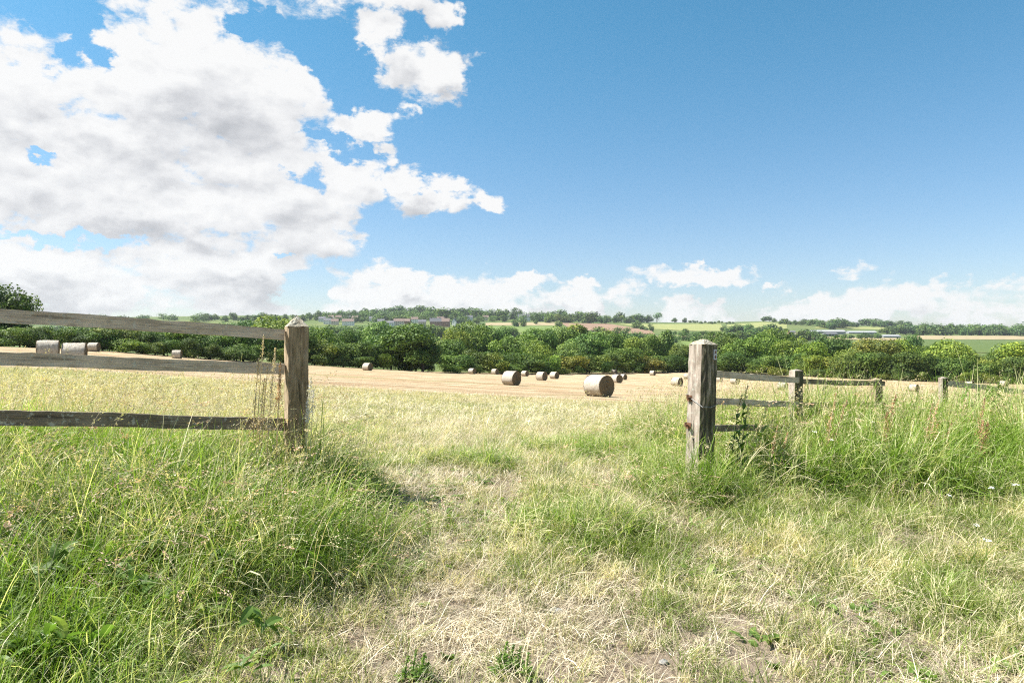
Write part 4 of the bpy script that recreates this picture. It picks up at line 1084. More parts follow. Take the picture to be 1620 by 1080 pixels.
def post_body(w, d, z0, z1, seed, cap=None, nz=34, taper=0.0, wear=0.0045, n=6):
    """a sawn post as a closed grid with worn, split faces; cap = height of the pyramid"""
    rng = np.random.default_rng(seed)
    # ring outline, n points per side
    ring = []
    for s in range(4):
        for k in range(n):
            f = -1 + 2 * k / n
            ring.append([(f, -1), (1, f), (-f, 1), (-1, -f)][s])
    m = len(ring)
    grooves = rng.uniform(-1, 1, (m,)) * wear
    splits = rng.random(m) < .22
    V = []
    for j in range(nz + 1):
        z = z0 + (z1 - z0) * j / nz
        for i, (a, b) in enumerate(ring):
            c = .94 if i % n == 0 else 1.0
            g = grooves[i] + rng.normal(0, wear * .25) - (wear * 2.2 if splits[i] and (j > nz * .35) else 0)
            tp = 1 - taper * j / nz
            V.append((a * (w / 2) * c * tp + (g if abs(a) == 1 else 0) * np.sign(a), b * (d / 2) * c * tp + (g if abs(b) == 1 else 0) * np.sign(b), z))
    F = [[j * m + i, j * m + (i + 1) % m, (j + 1) * m + (i + 1) % m, (j + 1) * m + i] for j in range(nz) for i in range(m)]
    return V, F, m, nz, ring

def gate_post(name, loc, rz, w, z1, cap, mat, label, tilt=(0, 0), seed=1, z0=-.6, round_cap=False):
    o = empty(name, loc, rot=(tilt[0], tilt[1], rz))
    V, F, m, nz, ring = post_body(w, w, z0, z1, seed)
    F.append(list(range(nz * m, nz * m + m)))
    mobj("shaft", mesh_np("shaft", np.array(V), F, mat), o)
    # cap: sawn pyramid, sitting on the shaft with a small shoulder
    V = []; F = []; lv = 6
    rng = np.random.default_rng(seed + 9)
    for j in range(lv + 1):
        f = j / lv
        s = (1 - f) if not round_cap else max(0.0, 1 - f) ** .6
        if round_cap and j == lv: s = .25
        for (a, b) in ring:
            jx = rng.normal(0, .0022 if 0 < j < lv else 0)
            V.append((a * w / 2 * .985 * s + jx, b * w / 2 * .985 * s + jx, z1 + .002 + cap * f + rng.normal(0, .0015)))
    F = [[j * m + i, j * m + (i + 1) % m, (j + 1) * m + (i + 1) % m, (j + 1) * m + i] for j in range(lv) for i in range(m)]
    F.append([lv * m + i for i in range(m)])
    mobj("weathered_cap", mesh_np("cap", np.array(V), F, M_CAP), o)
    tag(o, label, "gate post")
    return o

LP = Vector(((468 - CX) / FPX * 5.15, 5.15, 0)); LP.z = tz(LP.x, LP.y)
RP = Vector(((1106 - CX) / FPX * 5.7, 5.7, 0)); RP.z = tz(RP.x, RP.y)
def zpy(d, py): return CAM_Z - (py - CY) / FPX * d
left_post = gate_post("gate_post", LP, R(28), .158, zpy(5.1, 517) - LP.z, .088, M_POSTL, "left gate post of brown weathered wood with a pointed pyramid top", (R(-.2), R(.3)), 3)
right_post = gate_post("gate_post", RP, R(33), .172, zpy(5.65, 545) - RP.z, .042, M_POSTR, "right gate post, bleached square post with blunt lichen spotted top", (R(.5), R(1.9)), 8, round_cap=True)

# fittings of the right post
def post_fittings():
    h = .172 / 2
    zt = zpy(5.65, 546) - RP.z
    # loop of wire round the shaft, sagging over the lit face
    zc = zpy(5.6, 636) - RP.z
    pts = []
    for (a, b, dz) in ((-1, -1, .0), (-1, 0, -.0), (-1, 1, .03), (0, 1, .03), (1, 1, .0), (1, 0, -.04), (1, -1, -.05), (0, -1.0, -.05), (-1, -1, -.045)):
        pts.append((a * (h + .006), b * (h + .006), zc + dz))
    pts = [(-(h + .006), (h + .006), zc + .05), (-(h + .008), 0, zc + .005), (-(h + .006), -(h + .006), zc - .04), (0, -(h + .009), zc - .045), (h + .006, -(h + .006), zc - .02), (h + .006, (h + .006), zc + .04), (0, h + .008, zc + .05), (-(h + .006), (h + .006), zc + .05)]
    mb = MB(); mb.tube(pts, .0028, 5); mb.obj("wire_loop", M_WIRE, right_post)
    # small plate with two dark slots near the top of the shaded face
    zp = zt - .075
    mb = MB(); mb.box((h * .45, -h - .008, zp), (.034, .008, .085)); pl = mb.obj("number_plate", M_PLATE, right_post)
    mb = MB()
    for dz in (-.02, .02): mb.box((h * .45, -h - .0135, zp + dz), (.014, .003, .022))
    mb.obj("slot", M_IRON, pl)
    # latch stub and hinge pin at the field side
    for z_, l_ in ((zpy(5.6, 632) - RP.z, .03), (zpy(5.6, 676) - RP.z, .045)):
        mb = MB(); mb.tube([(-h + .01, h * .6, z_), (-h - l_, h * .6, z_), (-h - l_, h * .6, z_ + .03)], .011, 7); mb.box((-h - .004, h * .6, z_), (.01, .05, .05)); mb.obj("hinge_pin", M_IRON, right_post)
post_fittings()

def rail(name, a, b, hgt, th, mat, seed, parent=None, wear=.004):
    """sawn rail from a to b, its wide face vertical; uneven edges"""
    a, b = Vector(a), Vector(b); L = (b - a).length
    rng = np.random.default_rng(seed); n = max(10, int(L / .07)); V = []; F = []
    prof = [(-1, -1), (-1, -.3), (-1, .35), (-1, 1), (1, 1), (1, .3), (1, -.3), (1, -1)]
    ph = rng.uniform(0, 6, 4)
    for i in range(n + 1):
        x = L * i / n
        wob = .004 * math.sin(x * 2.3 + ph[0]) + .002 * math.sin(x * 7 + ph[1]); chip = rng.normal(0, wear * .35)
        for (p, q) in prof:
            V.append((x, p * th / 2 + rng.normal(0, wear * .2), q * hgt / 2 + wob + (chip if q == 1 else rng.normal(0, wear * .25))))
    m = len(prof)
    F = [[i * m + k, (i + 1) * m + k, (i + 1) * m + (k + 1) % m, i * m + (k + 1) % m] for i in range(n) for k in range(m)]
    F.append(list(range(m))); F.append([n * m + k for k in range(m)][::-1])
    d = b - a; rz = math.atan2(d.y, d.x); ry = -math.atan2(d.z, math.hypot(d.x, d.y))
    o = mobj(name, mesh_np(name, np.array(V), F, mat), None, a, (0, ry, rz))
    if parent is not None:
        o.parent = parent; o.matrix_parent_inverse = parent.matrix_world.inverted() if False else Matrix.Translation(-parent.location)
    return o
def fence_post(parent, x, y, w, ztop, mat, seed, tilt=(0, 0), rz=0.0, cap=.015, name="post"):
    z = tz(x, y)
    V, F, m, nz, ring = post_body(w, w * .85, -.5, ztop - z, seed, n=4, nz=16)
    b = len(V); V.append((0, 0, ztop - z + cap)); F += [[nz * m + i, nz * m + (i + 1) % m, b] for i in range(m)]
    o = mobj(name, mesh_np(name, np.array(V), F, mat), None, (x, y, z), (tilt[0], tilt[1], rz))
    if parent is not None: o.parent = parent; o.matrix_parent_inverse = Matrix.Translation(-parent.location)
    return o

def left_fence():
    a0 = Vector((-2.995, 4.0, 0)); b0 = Vector((-1.735, 5.14, 0))
    dirv = (b0 - a0)
    o = empty("post_and_rail_fence", (-3.9, 3.2, tz(-3.9, 3.2)))
    def P(px, py, d): return Vector(((px - CX) / FPX * d, d, zpy(d, py)))
    def line(pxa, pya, da, pxb, pyb, db, ext):
        A = P(pxa, pya, da); B = P(pxb, pyb, db); A2 = A + (A - B) * ext; return A2, B
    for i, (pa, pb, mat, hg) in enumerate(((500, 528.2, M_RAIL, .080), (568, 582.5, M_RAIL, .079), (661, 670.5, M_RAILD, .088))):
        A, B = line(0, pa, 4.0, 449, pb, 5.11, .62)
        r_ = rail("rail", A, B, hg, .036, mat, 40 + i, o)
        if i == 2: r_['label'] = "bottom rail coloured dark for its shadow, half buried in grass"
    A, B = line(0, 560, 4.0, 449, 560, 5.11, .62)
    fence_post(o, A.x + .03, A.y + .09, .11, 1.76, M_POSTL, 21, rz=R(40), name="post")
    # next span beyond the frame
    A2 = A + Vector((-1.5, -1.25, 0))
    for i, z in enumerate((1.66, 1.40, 1.05)):
        rail("rail", Vector((A2.x, A2.y, z + .04)), Vector((A.x - .05, A.y - .04, z)), .08, .036, M_RAIL, 50 + i, o)
    fence_post(o, A2.x, A2.y + .08, .11, 1.78, M_POSTL, 22, rz=R(40), name="post")
    tag(o, "grey three rail wooden fence left of the gateway, rails running into the pointed post", "fence")
left_fence()

def right_fence():
    o = empty("post_and_rail_fence", (2.9, 7.0, tz(2.9, 7.0)))
    def P(px, py, d): return Vector(((px - CX) / FPX * d, d, zpy(d, py)))
    def r_(pa, pb, h, seed, mat=M_RAIL, th=.034): return rail("rail", P(*pa), P(*pb), h, th, mat, seed, o)
    r_((1126, 592, 5.85), (1262, 600.5, 6.95), .058, 60)
    r_((1126, 634.5, 5.85), (1262, 639, 6.95), .058, 61)
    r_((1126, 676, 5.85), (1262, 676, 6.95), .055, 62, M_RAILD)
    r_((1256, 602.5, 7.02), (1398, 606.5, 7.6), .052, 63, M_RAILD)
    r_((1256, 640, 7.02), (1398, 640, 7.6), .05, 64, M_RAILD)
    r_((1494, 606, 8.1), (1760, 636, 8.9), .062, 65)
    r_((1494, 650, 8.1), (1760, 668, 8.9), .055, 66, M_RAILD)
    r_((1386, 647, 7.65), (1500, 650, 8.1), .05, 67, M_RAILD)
    for (px, top, d, w, seed, tilt) in ((1257.5, 586, 7.0, .105, 31, (0, R(1))), (1389, 599.5, 7.6, .098, 32, (0, R(-2))), (1493.5, 597.5, 8.1, .082, 33, (0, R(-1.5))), (1750, 600, 8.9, .1, 34, (0, 0))):
        q = P(px, top, d)
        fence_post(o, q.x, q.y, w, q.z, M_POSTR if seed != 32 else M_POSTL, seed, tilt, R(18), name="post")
    tag(o, "broken grey wooden fence right of the square gate post, sinking into long grass", "fence")
    # round stake standing apart behind the second span
    q = P(1306, 609.5, 10.5); z = tz(q.x, q.y)
    mb = MB(); mb.tube([(0, 0, -.4), (0.01, 0, (q.z - z) * .5), (-.01, 0, q.z - z)], [.05, .05, .046], 10)
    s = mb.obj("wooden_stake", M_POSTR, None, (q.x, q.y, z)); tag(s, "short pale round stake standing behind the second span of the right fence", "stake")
right_fence()

# ------------------------------------------------------------------ grasses
def m_grass(name, base, tip, dry, dryness, transl=.4, patch=1.1):
    m, t, out = new_mat(name)
    oi = t.node('ShaderNodeObjectInfo'); geo = t.node('ShaderNodeNewGeometry')
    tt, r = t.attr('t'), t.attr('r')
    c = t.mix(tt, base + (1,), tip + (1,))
    pn = t.noise(geo.outputs['Position'], patch, 4, .6)
    k = t.math('ADD', t.math('MULTIPLY', pn, 1.1), t.math('ADD', t.math('MULTIPLY', r, .55), t.math('MULTIPLY', oi.outputs['Random'], .35)))
    k = t.sstep(k, 1.25 - dryness, 1.62 - dryness)
    c = t.mix(k, c, t.mix(r, dry + (1,), tuple(x * 1.3 for x in dry) + (1,)))
    v = t.math('MULTIPLY_ADD', oi.outputs['Random'], .65, .72)
    c = t.vmath('SCALE', c, scale=v)
    bs = t.node('ShaderNodeBsdfPrincipled'); bs.inputs['Roughness'].default_value = .5; bs.inputs['Specular IOR Level'].default_value = .35
    t.put(bs.inputs['Base Color'], c)
    tr = t.node('ShaderNodeBsdfTranslucent'); t.put(tr.inputs[0], t.mix(1.0, c, (1.15, 1.25, .6, 1), 'MULTIPLY'))
    mx = t.node('ShaderNodeMixShader'); mx.inputs[0].default_value = transl
    t.l.new(bs.outputs[0], mx.inputs[1]); t.l.new(tr.outputs[0], mx.inputs[2]); t.l.new(mx.outputs[0], out.inputs[0]); return m
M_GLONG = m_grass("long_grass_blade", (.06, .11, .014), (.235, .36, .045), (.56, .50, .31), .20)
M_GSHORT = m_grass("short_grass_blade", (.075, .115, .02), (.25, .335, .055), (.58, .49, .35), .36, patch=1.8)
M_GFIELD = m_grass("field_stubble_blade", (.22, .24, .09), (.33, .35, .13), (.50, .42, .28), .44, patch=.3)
M_STRAW = m_grass("dry_straw", (.40, .33, .235), (.56, .48, .355), (.66, .58, .45), .3, .2)
M_STALK = m_grass("pale_stalk", (.24, .24, .10), (.48, .46, .26), (.60, .54, .36), .4, .3)
M_SEED = m_grass("grass_seed_head", (.26, .27, .10), (.50, .44, .26), (.54, .44, .28), .45, .3)
M_SEEDP = m_grass("grass_seed_head_purple", (.24, .24, .10), (.44, .35, .24), (.46, .31, .23), .5, .3)
M_WEED = m_grass("broad_weed_leaf", (.08, .14, .025), (.165, .265, .055), (.24, .26, .08), .1)
M_RUST = m_grass("dock_seed", (.24, .13, .07), (.40, .20, .11), (.46, .29, .17), .5, .2)

def blades(rng, n, h, spread, lean, curl, width, K=5, lie=0.0, wind=(1, 0), hv=(.55, 1.1)):
    """ribbon blades; returns V, F, t, r"""
    a0 = rng.uniform(0, 2 * np.pi, n); rad = spread * np.sqrt(rng.random(n))
    bx, by = rad * np.cos(a0), rad * np.sin(a0)
    az = rng.uniform(0, 2 * np.pi, n)
    th = np.abs(rng.normal(lean, lean * .6 + .05, n)) + lie       # tilt from the vertical
    H = h * rng.uniform(hv[0], hv[1], n); cu = np.abs(rng.normal(curl, curl * .5 + .01, n))
    dx, dy = np.cos(az) + wind[0] * .9, np.sin(az) + wind[1] * .9
    l = np.hypot(dx, dy) + 1e-6; dx /= l; dy /= l
    W = width * rng.uniform(.6, 1.3, n)
    sx, sy = -dy, dx
    tw = rng.normal(0, .5, n)
    P = np.zeros((n, K + 1, 3)); P[:, 0, 0] = bx; P[:, 0, 1] = by; P[:, 0, 2] = -.01
    for k in range(K):
        f = (k + .5) / K
        ang = np.minimum(th + cu * f * f * 2.2, 2.6)
        st = H / K
        P[:, k + 1, 0] = P[:, k, 0] + np.sin(ang) * dx * st; P[:, k + 1, 1] = P[:, k, 1] + np.sin(ang) * dy * st
        P[:, k + 1, 2] = np.maximum(P[:, k, 2] + np.cos(ang) * st, .004 + .01 * rng.random(n) if lie else -.02)
    V = np.zeros((n, K + 1, 2, 3))
    for k in range(K + 1):
        w = W * (1 - (k / K) ** 2.2) * .5 + .0003
        ox = sx * np.cos(tw) * w; oy = sy * np.cos(tw) * w; oz = np.sin(tw) * w
        V[:, k, 0] = P[:, k] - np.stack([ox, oy, oz], 1); V[:, k, 1] = P[:, k] + np.stack([ox, oy, oz], 1)
    idx = np.arange(n * (K + 1) * 2).reshape(n, K + 1, 2)
    F = np.stack([idx[:, :-1, 0], idx[:, :-1, 1], idx[:, 1:, 1], idx[:, 1:, 0]], -1).reshape(-1, 4)
    tt = np.broadcast_to((np.arange(K + 1) / K)[None, :, None], (n, K + 1, 2)).ravel()
    rr = np.broadcast_to(rng.random(n)[:, None, None], (n, K + 1, 2)).ravel()
    return V.reshape(-1, 3), F, tt, rr, P

def seed_stalks(rng, n, h, spread, style, wind=(.8, 0)):
    """stalks with a seed head; materials: 0 stalk, 1 head"""
    V, F, tt, rr, P = blades(rng, n, h, spread, .14, .42, .0026, K=7, wind=wind, hv=(.75, 1.1))
    mi = [0] * len(F)
    VV = [V]; FF = [F]; T = [tt]; RR = [rr]; base = len(V)
    for i in range(n):
        tip = P[i, -1]; prev = P[i, -2]; d = tip - prev; d /= np.linalg.norm(d) + 1e-9
        r0 = rng.random()
        if style == 'plume': m, L, w, s = 26, .11, .014, .010
        elif style == 'open': m, L, w, s = 34, .16, .045, .0065
        else: m, L, w, s = 22, .13, .006, .008
        d2 = d + np.array([wind[0] * .4, 0, -.25]); d2 /= np.linalg.norm(d2)
        st = prev
        f = rng.random(m); ax = st[None] + (d[None] * (1 - f[:, None]) + d2[None] * f[:, None]) * (f * L * 1.3)[:, None]
        off = rng.normal(0, 1, (m, 3)) * (w * (1.1 - f))[:, None]
        if style == 'open': off[:, 2] -= .012
        c = ax + off
        a = rng.normal(0, .4, (m, 3)) + d2[None]; a /= np.linalg.norm(a, axis=1)[:, None]
        b = np.cross(a, rng.normal(size=(m, 3))); b /= np.linalg.norm(b, axis=1)[:, None] + 1e-9
        q = np.stack([c - a * s, c - b * s * .32, c + a * s, c + b * s * .32], 1).reshape(-1, 3)
        VV.append(q); FF.append(np.arange(m * 4).reshape(m, 4) + base); base += m * 4
        T.append(np.full(m * 4, .9)); RR.append(np.full(m * 4, r0)); mi += [1] * m
    return np.concatenate(VV), np.concatenate(FF), np.concatenate(T), np.concatenate(RR), mi

def leaf_rosette(rng, n, L, W, droop=.5):
    """broad leaves from the ground: rows of quads"""
    VV = []; FF = []; T = []; RR = []; b = 0
    for i in range(n):
        a = rng.uniform(0, 6.28); l = L * rng.uniform(.6, 1.1); w = W * rng.uniform(.7, 1.2); up = rng.uniform(.3, 1.1)
        x0, y0 = rng.normal(0, L * .35, 2); K = 5; r0 = rng.random()
        px_, pz = 0.0, 0.0
        for k in range(K + 1):
            f = k / K; ww = w * math.sin(math.pi * min(.97, .12 + .88 * f)) * .5 + .001
            cx = x0 + math.cos(a) * px_; cy = y0 + math.sin(a) * px_
            VV.append((cx - math.sin(a) * ww, cy + math.cos(a) * ww, pz + ww * .25)); VV.append((cx, cy, pz)); VV.append((cx + math.sin(a) * ww, cy - math.cos(a) * ww, pz + ww * .25))
            T += [f] * 3; RR += [r0] * 3
            ang = up - droop * f * 2.2; px_ += math.cos(ang) * l / K; pz = max(.002, pz + math.sin(ang) * l / K)
        for k in range(K):
            q = b + k * 3
            FF += [[q, q + 1, q + 4, q + 3], [q + 1, q + 2, q + 5, q + 4]]
        b += (K + 1) * 3
    return np.array(VV), np.array(FF), np.array(T), np.array(RR)

def src_collection(name, meshes):
    c = bpy.data.collections.new(name)
    for i, me in enumerate(meshes):
        o = bpy.data.objects.new(f"{name}_{i:02d}", me); c.objects.link(o)
    return c
def gn_scatter(name, coll, pts, rot, scl, idx, label, cat, mat=None):
    """one object whose modifier sets a tuft on each vertex"""
    me = bpy.data.meshes.new(name); n = len(pts)
    me.vertices.add(n); me.vertices.foreach_set('co', np.asarray(pts, dtype=np.float32).ravel())
    a = me.attributes.new('rot', 'FLOAT_VECTOR', 'POINT'); a.data.foreach_set('vector', np.asarray(rot, dtype=np.float32).ravel())
    a = me.attributes.new('scl', 'FLOAT_VECTOR', 'POINT'); a.data.foreach_set('vector', np.asarray(scl, dtype=np.float32).ravel())
    a = me.attributes.new('idx', 'INT', 'POINT'); a.data.foreach_set('value', np.asarray(idx, dtype=np.int32))
    o = mobj(name, me)
    ng = bpy.data.node_groups.new(name + "_nodes", 'GeometryNodeTree')
    ng.interface.new_socket("Geometry", in_out='INPUT', socket_type='NodeSocketGeometry')
    ng.interface.new_socket("Geometry", in_out='OUTPUT', socket_type='NodeSocketGeometry')
    N = ng.nodes; L = ng.links
    gi = N.new('NodeGroupInput'); go = N.new('NodeGroupOutput')
    ip = N.new('GeometryNodeInstanceOnPoints'); ci = N.new('GeometryNodeCollectionInfo')
    ci.inputs['Collection'].default_value = coll; ci.inputs['Separate Children'].default_value = True; ci.inputs['Reset Children'].default_value = True
    def na(nm, ty):
        q = N.new('GeometryNodeInputNamedAttribute'); q.data_type = ty; q.inputs['Name'].default_value = nm; return q.outputs[0]
    L.new(gi.outputs[0], ip.inputs['Points']); L.new(ci.outputs[0], ip.inputs['Instance']); ip.inputs['Pick Instance'].default_value = True
    L.new(na('idx', 'INT'), ip.inputs['Instance Index']); L.new(na('rot', 'FLOAT_VECTOR'), ip.inputs['Rotation']); L.new(na('scl', 'FLOAT_VECTOR'), ip.inputs['Scale'])
    L.new(ip.outputs[0], go.inputs[0])
    md = o.modifiers.new("scatter", 'NODES'); md.node_group = ng
    tag(o, label, cat, kind='stuff')
    return o

def sample(n, u0, u1, d0, d1, dens, rng):
    """n tries, uniform on the ground plane inside a wedge; kept with probability dens(x, y)"""
    d = np.sqrt(rng.uniform(d0 * d0, d1 * d1, n)); u = rng.uniform(u0, u1, n); x = u * d
    k = rng.random(n) < dens(x, d)
    x, y = x[k], d[k]
    return x, y, terrain(x, y)
def sst(v, a, b): q = np.clip((v - a) / (b - a), 0, 1); return q * q * (3 - 2 * q)
_NV = np.random.default_rng(99).uniform(0, 6.28, (24, 3)); 
def wob(x, y, s, k=0):
    """cheap smooth noise, about -1..1"""
    r = 0
    for i in range(6):
        a = _NV[(i + k) % 24]; f = s * (1 + .45 * i)
        r = r + np.sin(x * f * math.cos(a[0]) + y * f * math.sin(a[0]) + a[1]) * np.sin(x * f * .7 * math.sin(a[2]) - y * f * .8 * math.cos(a[2]) + a[0]) / (1 + .3 * i)
    return r / 2.6

def left_edge(y):   # right limit of the tall grass on the left bank
    return np.interp(y, [2, 2.6, 3.2, 3.6, 4.2, 5.0, 5.6, 6.4, 7.5, 9], [-.9, -1.0, -1.15, -.95, -.85, -1.05, -1.3, -1.9, -2.9, -4.5])
def tall_left(x, y): return sst(-(x - left_edge(y)) + .28 * wob(x, y, 2.3), -.25, .45) * sst(7.4 - y, 0, 1.6)
def tall_right(x, y):
    e = np.interp(x, [1.2, 1.7, 2.3, 3.2, 4.2, 6, 9], [5.9, 5.45, 5.35, 5.2, 4.8, 4.6, 4.4])
    return sst(y - e + .28 * wob(x, y, 2.2, 3), -.3, .4) * sst(x - 1.32, 0, .35) * sst(10.2 - y, 0, 1.0)
CLUMPS = [(.42, 4.55, .36, .26, .50), (.62, 4.8, .4, .3, .40), (.2, 4.75, .25, .2, .3), (-.5, 6.5, .5, .2, .30), (-.15, 6.3, .22, .15, .26), (1.05, 7.2, .55, .45, .42), (1.35, 6.4, .35, .5, .42), (.75, 7.6, .5, .3, .3), (1.6, 5.4, .30, .2, .42), (1.45, 5.35, .50, .2, .86), (1.15, 5.6, .3, .25, .5), (-1.5, 4.95, .40, .3, .8), (-1.25, 5.2, .35, .3, .55), (1.85, 5.5, .3, .2, .5)]
def clump(x, y):
    m = np.zeros_like(x)
    for (cx, cy, rx, ry, h) in CLUMPS: m = np.maximum(m, np.clip(1.25 - np.hypot((x - cx) / rx, (y - cy) / ry), 0, 1))
    return m

def bare(x, y):   # worn, nearly bare ground in the middle of the gateway
    m = 1.1 * np.exp(-((x - .15) / 1.15) ** 2) * sst(4.3 - y, -.2, 1.0)
    m = np.maximum(m, .8 * np.exp(-((x + .75) / .45) ** 2) * np.exp(-((y - 5.6) / 1.0) ** 2))
    m = np.maximum(m, .7 * np.exp(-((x - np.interp(y, [3, 4, 5, 6, 8], [1.9, 1.25, 1.0, .95, .4])) / .4) ** 2) * sst(8 - y, 0, 2))
    m = np.maximum(m, .9 * np.exp(-((x - np.interp(y, [4, 5.5, 7, 9, 12], [-.35, -.75, -.8, -1.0, -1.2])) / np.interp(y, [4, 6, 9], [.7, .95, 1.4])) ** 2) * sst(y - 3.8, 0, 1.2) * sst(13 - y, 0, 3))
    return np.clip(m * (.85 + .6 * wob(x, y, 2.8, 1)), 0, .9)
def build_grass():
    rng = np.random.default_rng(77)
    def M(name, arr, mats):
        if len(arr) == 5: V, F, t_, r_, mi = arr
        else: V, F, t_, r_ = arr[:4]; mi = None
        return mesh_np(name, V, F, mats, mi if isinstance(mi, list) else None, {'t': ('POINT', t_), 'r': ('POINT', r_)})
    def bl(*a, **k): return blades(*a, **k)[:4]
    def both(a, b): return tuple(np.concatenate([a[i], b[i] + (len(a[0]) if i == 1 else 0)]) for i in range(4))
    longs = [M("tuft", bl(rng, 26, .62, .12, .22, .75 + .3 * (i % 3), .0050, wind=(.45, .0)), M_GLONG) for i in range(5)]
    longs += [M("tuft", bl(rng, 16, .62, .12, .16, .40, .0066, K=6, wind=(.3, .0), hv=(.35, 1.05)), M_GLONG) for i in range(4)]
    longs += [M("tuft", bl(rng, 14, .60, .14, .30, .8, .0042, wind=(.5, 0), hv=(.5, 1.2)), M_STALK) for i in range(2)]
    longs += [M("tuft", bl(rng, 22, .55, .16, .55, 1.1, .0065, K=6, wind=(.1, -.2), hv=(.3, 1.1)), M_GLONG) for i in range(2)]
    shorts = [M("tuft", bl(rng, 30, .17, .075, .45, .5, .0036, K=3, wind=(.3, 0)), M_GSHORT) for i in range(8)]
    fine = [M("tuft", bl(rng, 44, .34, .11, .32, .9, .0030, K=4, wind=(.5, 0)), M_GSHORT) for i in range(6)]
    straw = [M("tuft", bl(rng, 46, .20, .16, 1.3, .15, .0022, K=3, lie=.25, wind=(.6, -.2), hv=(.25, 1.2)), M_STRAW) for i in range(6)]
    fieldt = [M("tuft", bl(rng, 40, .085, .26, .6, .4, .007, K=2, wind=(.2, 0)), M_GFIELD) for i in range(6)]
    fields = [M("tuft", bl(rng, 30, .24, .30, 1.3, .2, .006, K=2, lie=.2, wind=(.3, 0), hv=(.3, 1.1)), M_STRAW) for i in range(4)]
    seeds = [M("stalk", seed_stalks(rng, 7, .86, .12, st), [M_SEED, mt]) for st, mt in (('plume', M_SEEDP), ('open', M_SEED), ('spike', M_SEED), ('open', M_SEEDP), ('plume', M_SEED), ('spike', M_SEED))]
    weeds = [M("rosette", leaf_rosette(rng, 9 + i, .12, .035), M_WEED) for i in range(3)] + [M("rosette", leaf_rosette(rng, 16, .05, .03, .3), M_WEED) for i in range(3)]
    U0, U1 = -1.05, 1.05
    def put(name, meshes, x, y, z, s, label, cat, tilt=.12, yaw=6.28, hs=None):
        n = len(x)
        rot = np.stack([rng.normal(0, tilt, n), rng.normal(0, tilt, n), rng.uniform(-yaw / 2, yaw / 2, n)], 1)
        sc = np.stack([s, s, s if hs is None else hs], 1)
        gn_scatter(name, src_collection(name + "_source", meshes), np.stack([x, y, z], 1), rot, sc, rng.integers(0, len(meshes), n), label, cat)
    # long grass of both banks
    def dl(x, y): return np.clip(np.maximum(tall_left(x, y), tall_right(x, y)), 0, 1) * np.clip(.68 + .55 * wob(x, y, 2.6, 5), .15, 1)
    x, y, z = sample(40000, U0, U1, 2.0, 10.2, dl, rng)
    hL = np.interp(y, [2, 3, 3.8, 5, 5.6, 7, 9], [.55, .68, .90, 1.08, .85, .62, .45])
    hR = np.interp(y, [4.5, 5.4, 6.2, 7, 8, 9, 10], [.58, 1.05, 1.40, 1.46, 1.38, 1.22, .95]) * np.interp(x, [1.4, 2.0, 3.0, 5], [.62, .82, 1.0, 1.12])
    edge = np.clip(np.maximum(tall_left(x, y), tall_right(x, y)), 0, 1)
    h = np.where(x < .5, hL, hR) * (.30 + .70 * edge) * (1 + .30 * wob(x, y, 3.1, 9)) * rng.uniform(.5, 1.22, len(x))
    put("long_grass", longs, x, y, z, np.clip(h * 1.1, .5, 1.2), "long green grass thick along both fences, bending to the right", "long grass", hs=h, yaw=3.4, tilt=.22)
    # clumps in the gateway
    x, y, z = sample(14000, -.3, .5, 3.8, 8.4, lambda a, b: clump(a, b) * np.clip(.6 + .6 * wob(a, b, 3.5, 12), .1, 1), rng)
    hh = np.zeros(len(x))
    for (cx, cy, rx, ry, hc) in CLUMPS: hh = np.maximum(hh, hc / .62 * np.clip(1.30 + .3 * wob(x, y, 4.2, 6) - np.hypot((x - cx) / rx, (y - cy) / ry), .3, 1))
    put("tussock_grass", longs + fine, x, y, z, np.full(len(x), .8), "olive tussocks of grass standing in the open gateway", "tussock grass", hs=hh * rng.uniform(.7, 1.1, len(x)), tilt=.2)
    # fine medium grass
    def dm(x, y):
        base = .20 + .6 * wob(x, y, 1.5, 2)
        base = base + .42 * sst(x - 1.0, 0, 1.4) * sst(5.6 - y, -.3, .8) + .12 * sst(y - 5.3, 0, 2)
        return np.clip(base, .10, 1) * (1 - .92 * bare(x, y))
    x, y, z = sample(26000, U0, U1, 2.0, 12.5, dm, rng)
    put("meadow_grass", fine, x, y, z, rng.uniform(.5, 1.05, len(x)), "fine mixed green and straw coloured grass in the gateway", "grass", hs=rng.uniform(.25, .8, len(x)) * (1 - .6 * bare(x, y)) * np.interp(y, [4.5, 6, 12], [1, .62, .5]) * (1 + .35 * wob(x, y, 2.0, 7)) * (1 - .25 * sst(x - 1.2, 0, 1.2)), tilt=.42, yaw=2.6)
    x, y, z = sample(30000, U0, U1, 1.9, 9.0, lambda a, b: np.clip(.42 + .9 * wob(a, b, 2.4, 11), .06, 1) * (1 - .82 * bare(a, b)), rng)
    put("short_grass", shorts, x, y, z, rng.uniform(.6, 1.3, len(x)) * (1 - .45 * bare(x, y)), "short sparse turf on the trodden ground", "short grass", tilt=.25)
    # flattened dry stems
    def dstraw(x, y):
        tr1 = np.exp(-((x - np.interp(y, [2, 4, 5.5, 7, 9, 12], [.1, -.15, -.75, -.7, -.9, -.9])) / (.45 + .03 * y)) ** 2)
        tr2 = np.exp(-((x - np.interp(y, [3, 4, 5, 6, 8], [1.9, 1.25, 1.0, .95, .4])) / .38) ** 2)
        return np.clip(.16 + .8 * np.maximum(tr1, tr2) + .25 * wob(x, y, 2.6, 13), .08, 1) * (1 - .8 * np.clip(tall_left(x, y), 0, 1))
    x, y, z = sample(24000, U0, U1, 1.9, 12.5, dstraw, rng)
    put("flattened_straw", straw, x, y, z + .012, rng.uniform(.45, 1.0, len(x)), "pale dry flattened stems matted over the track", "dry straw", tilt=.1, yaw=3.6)
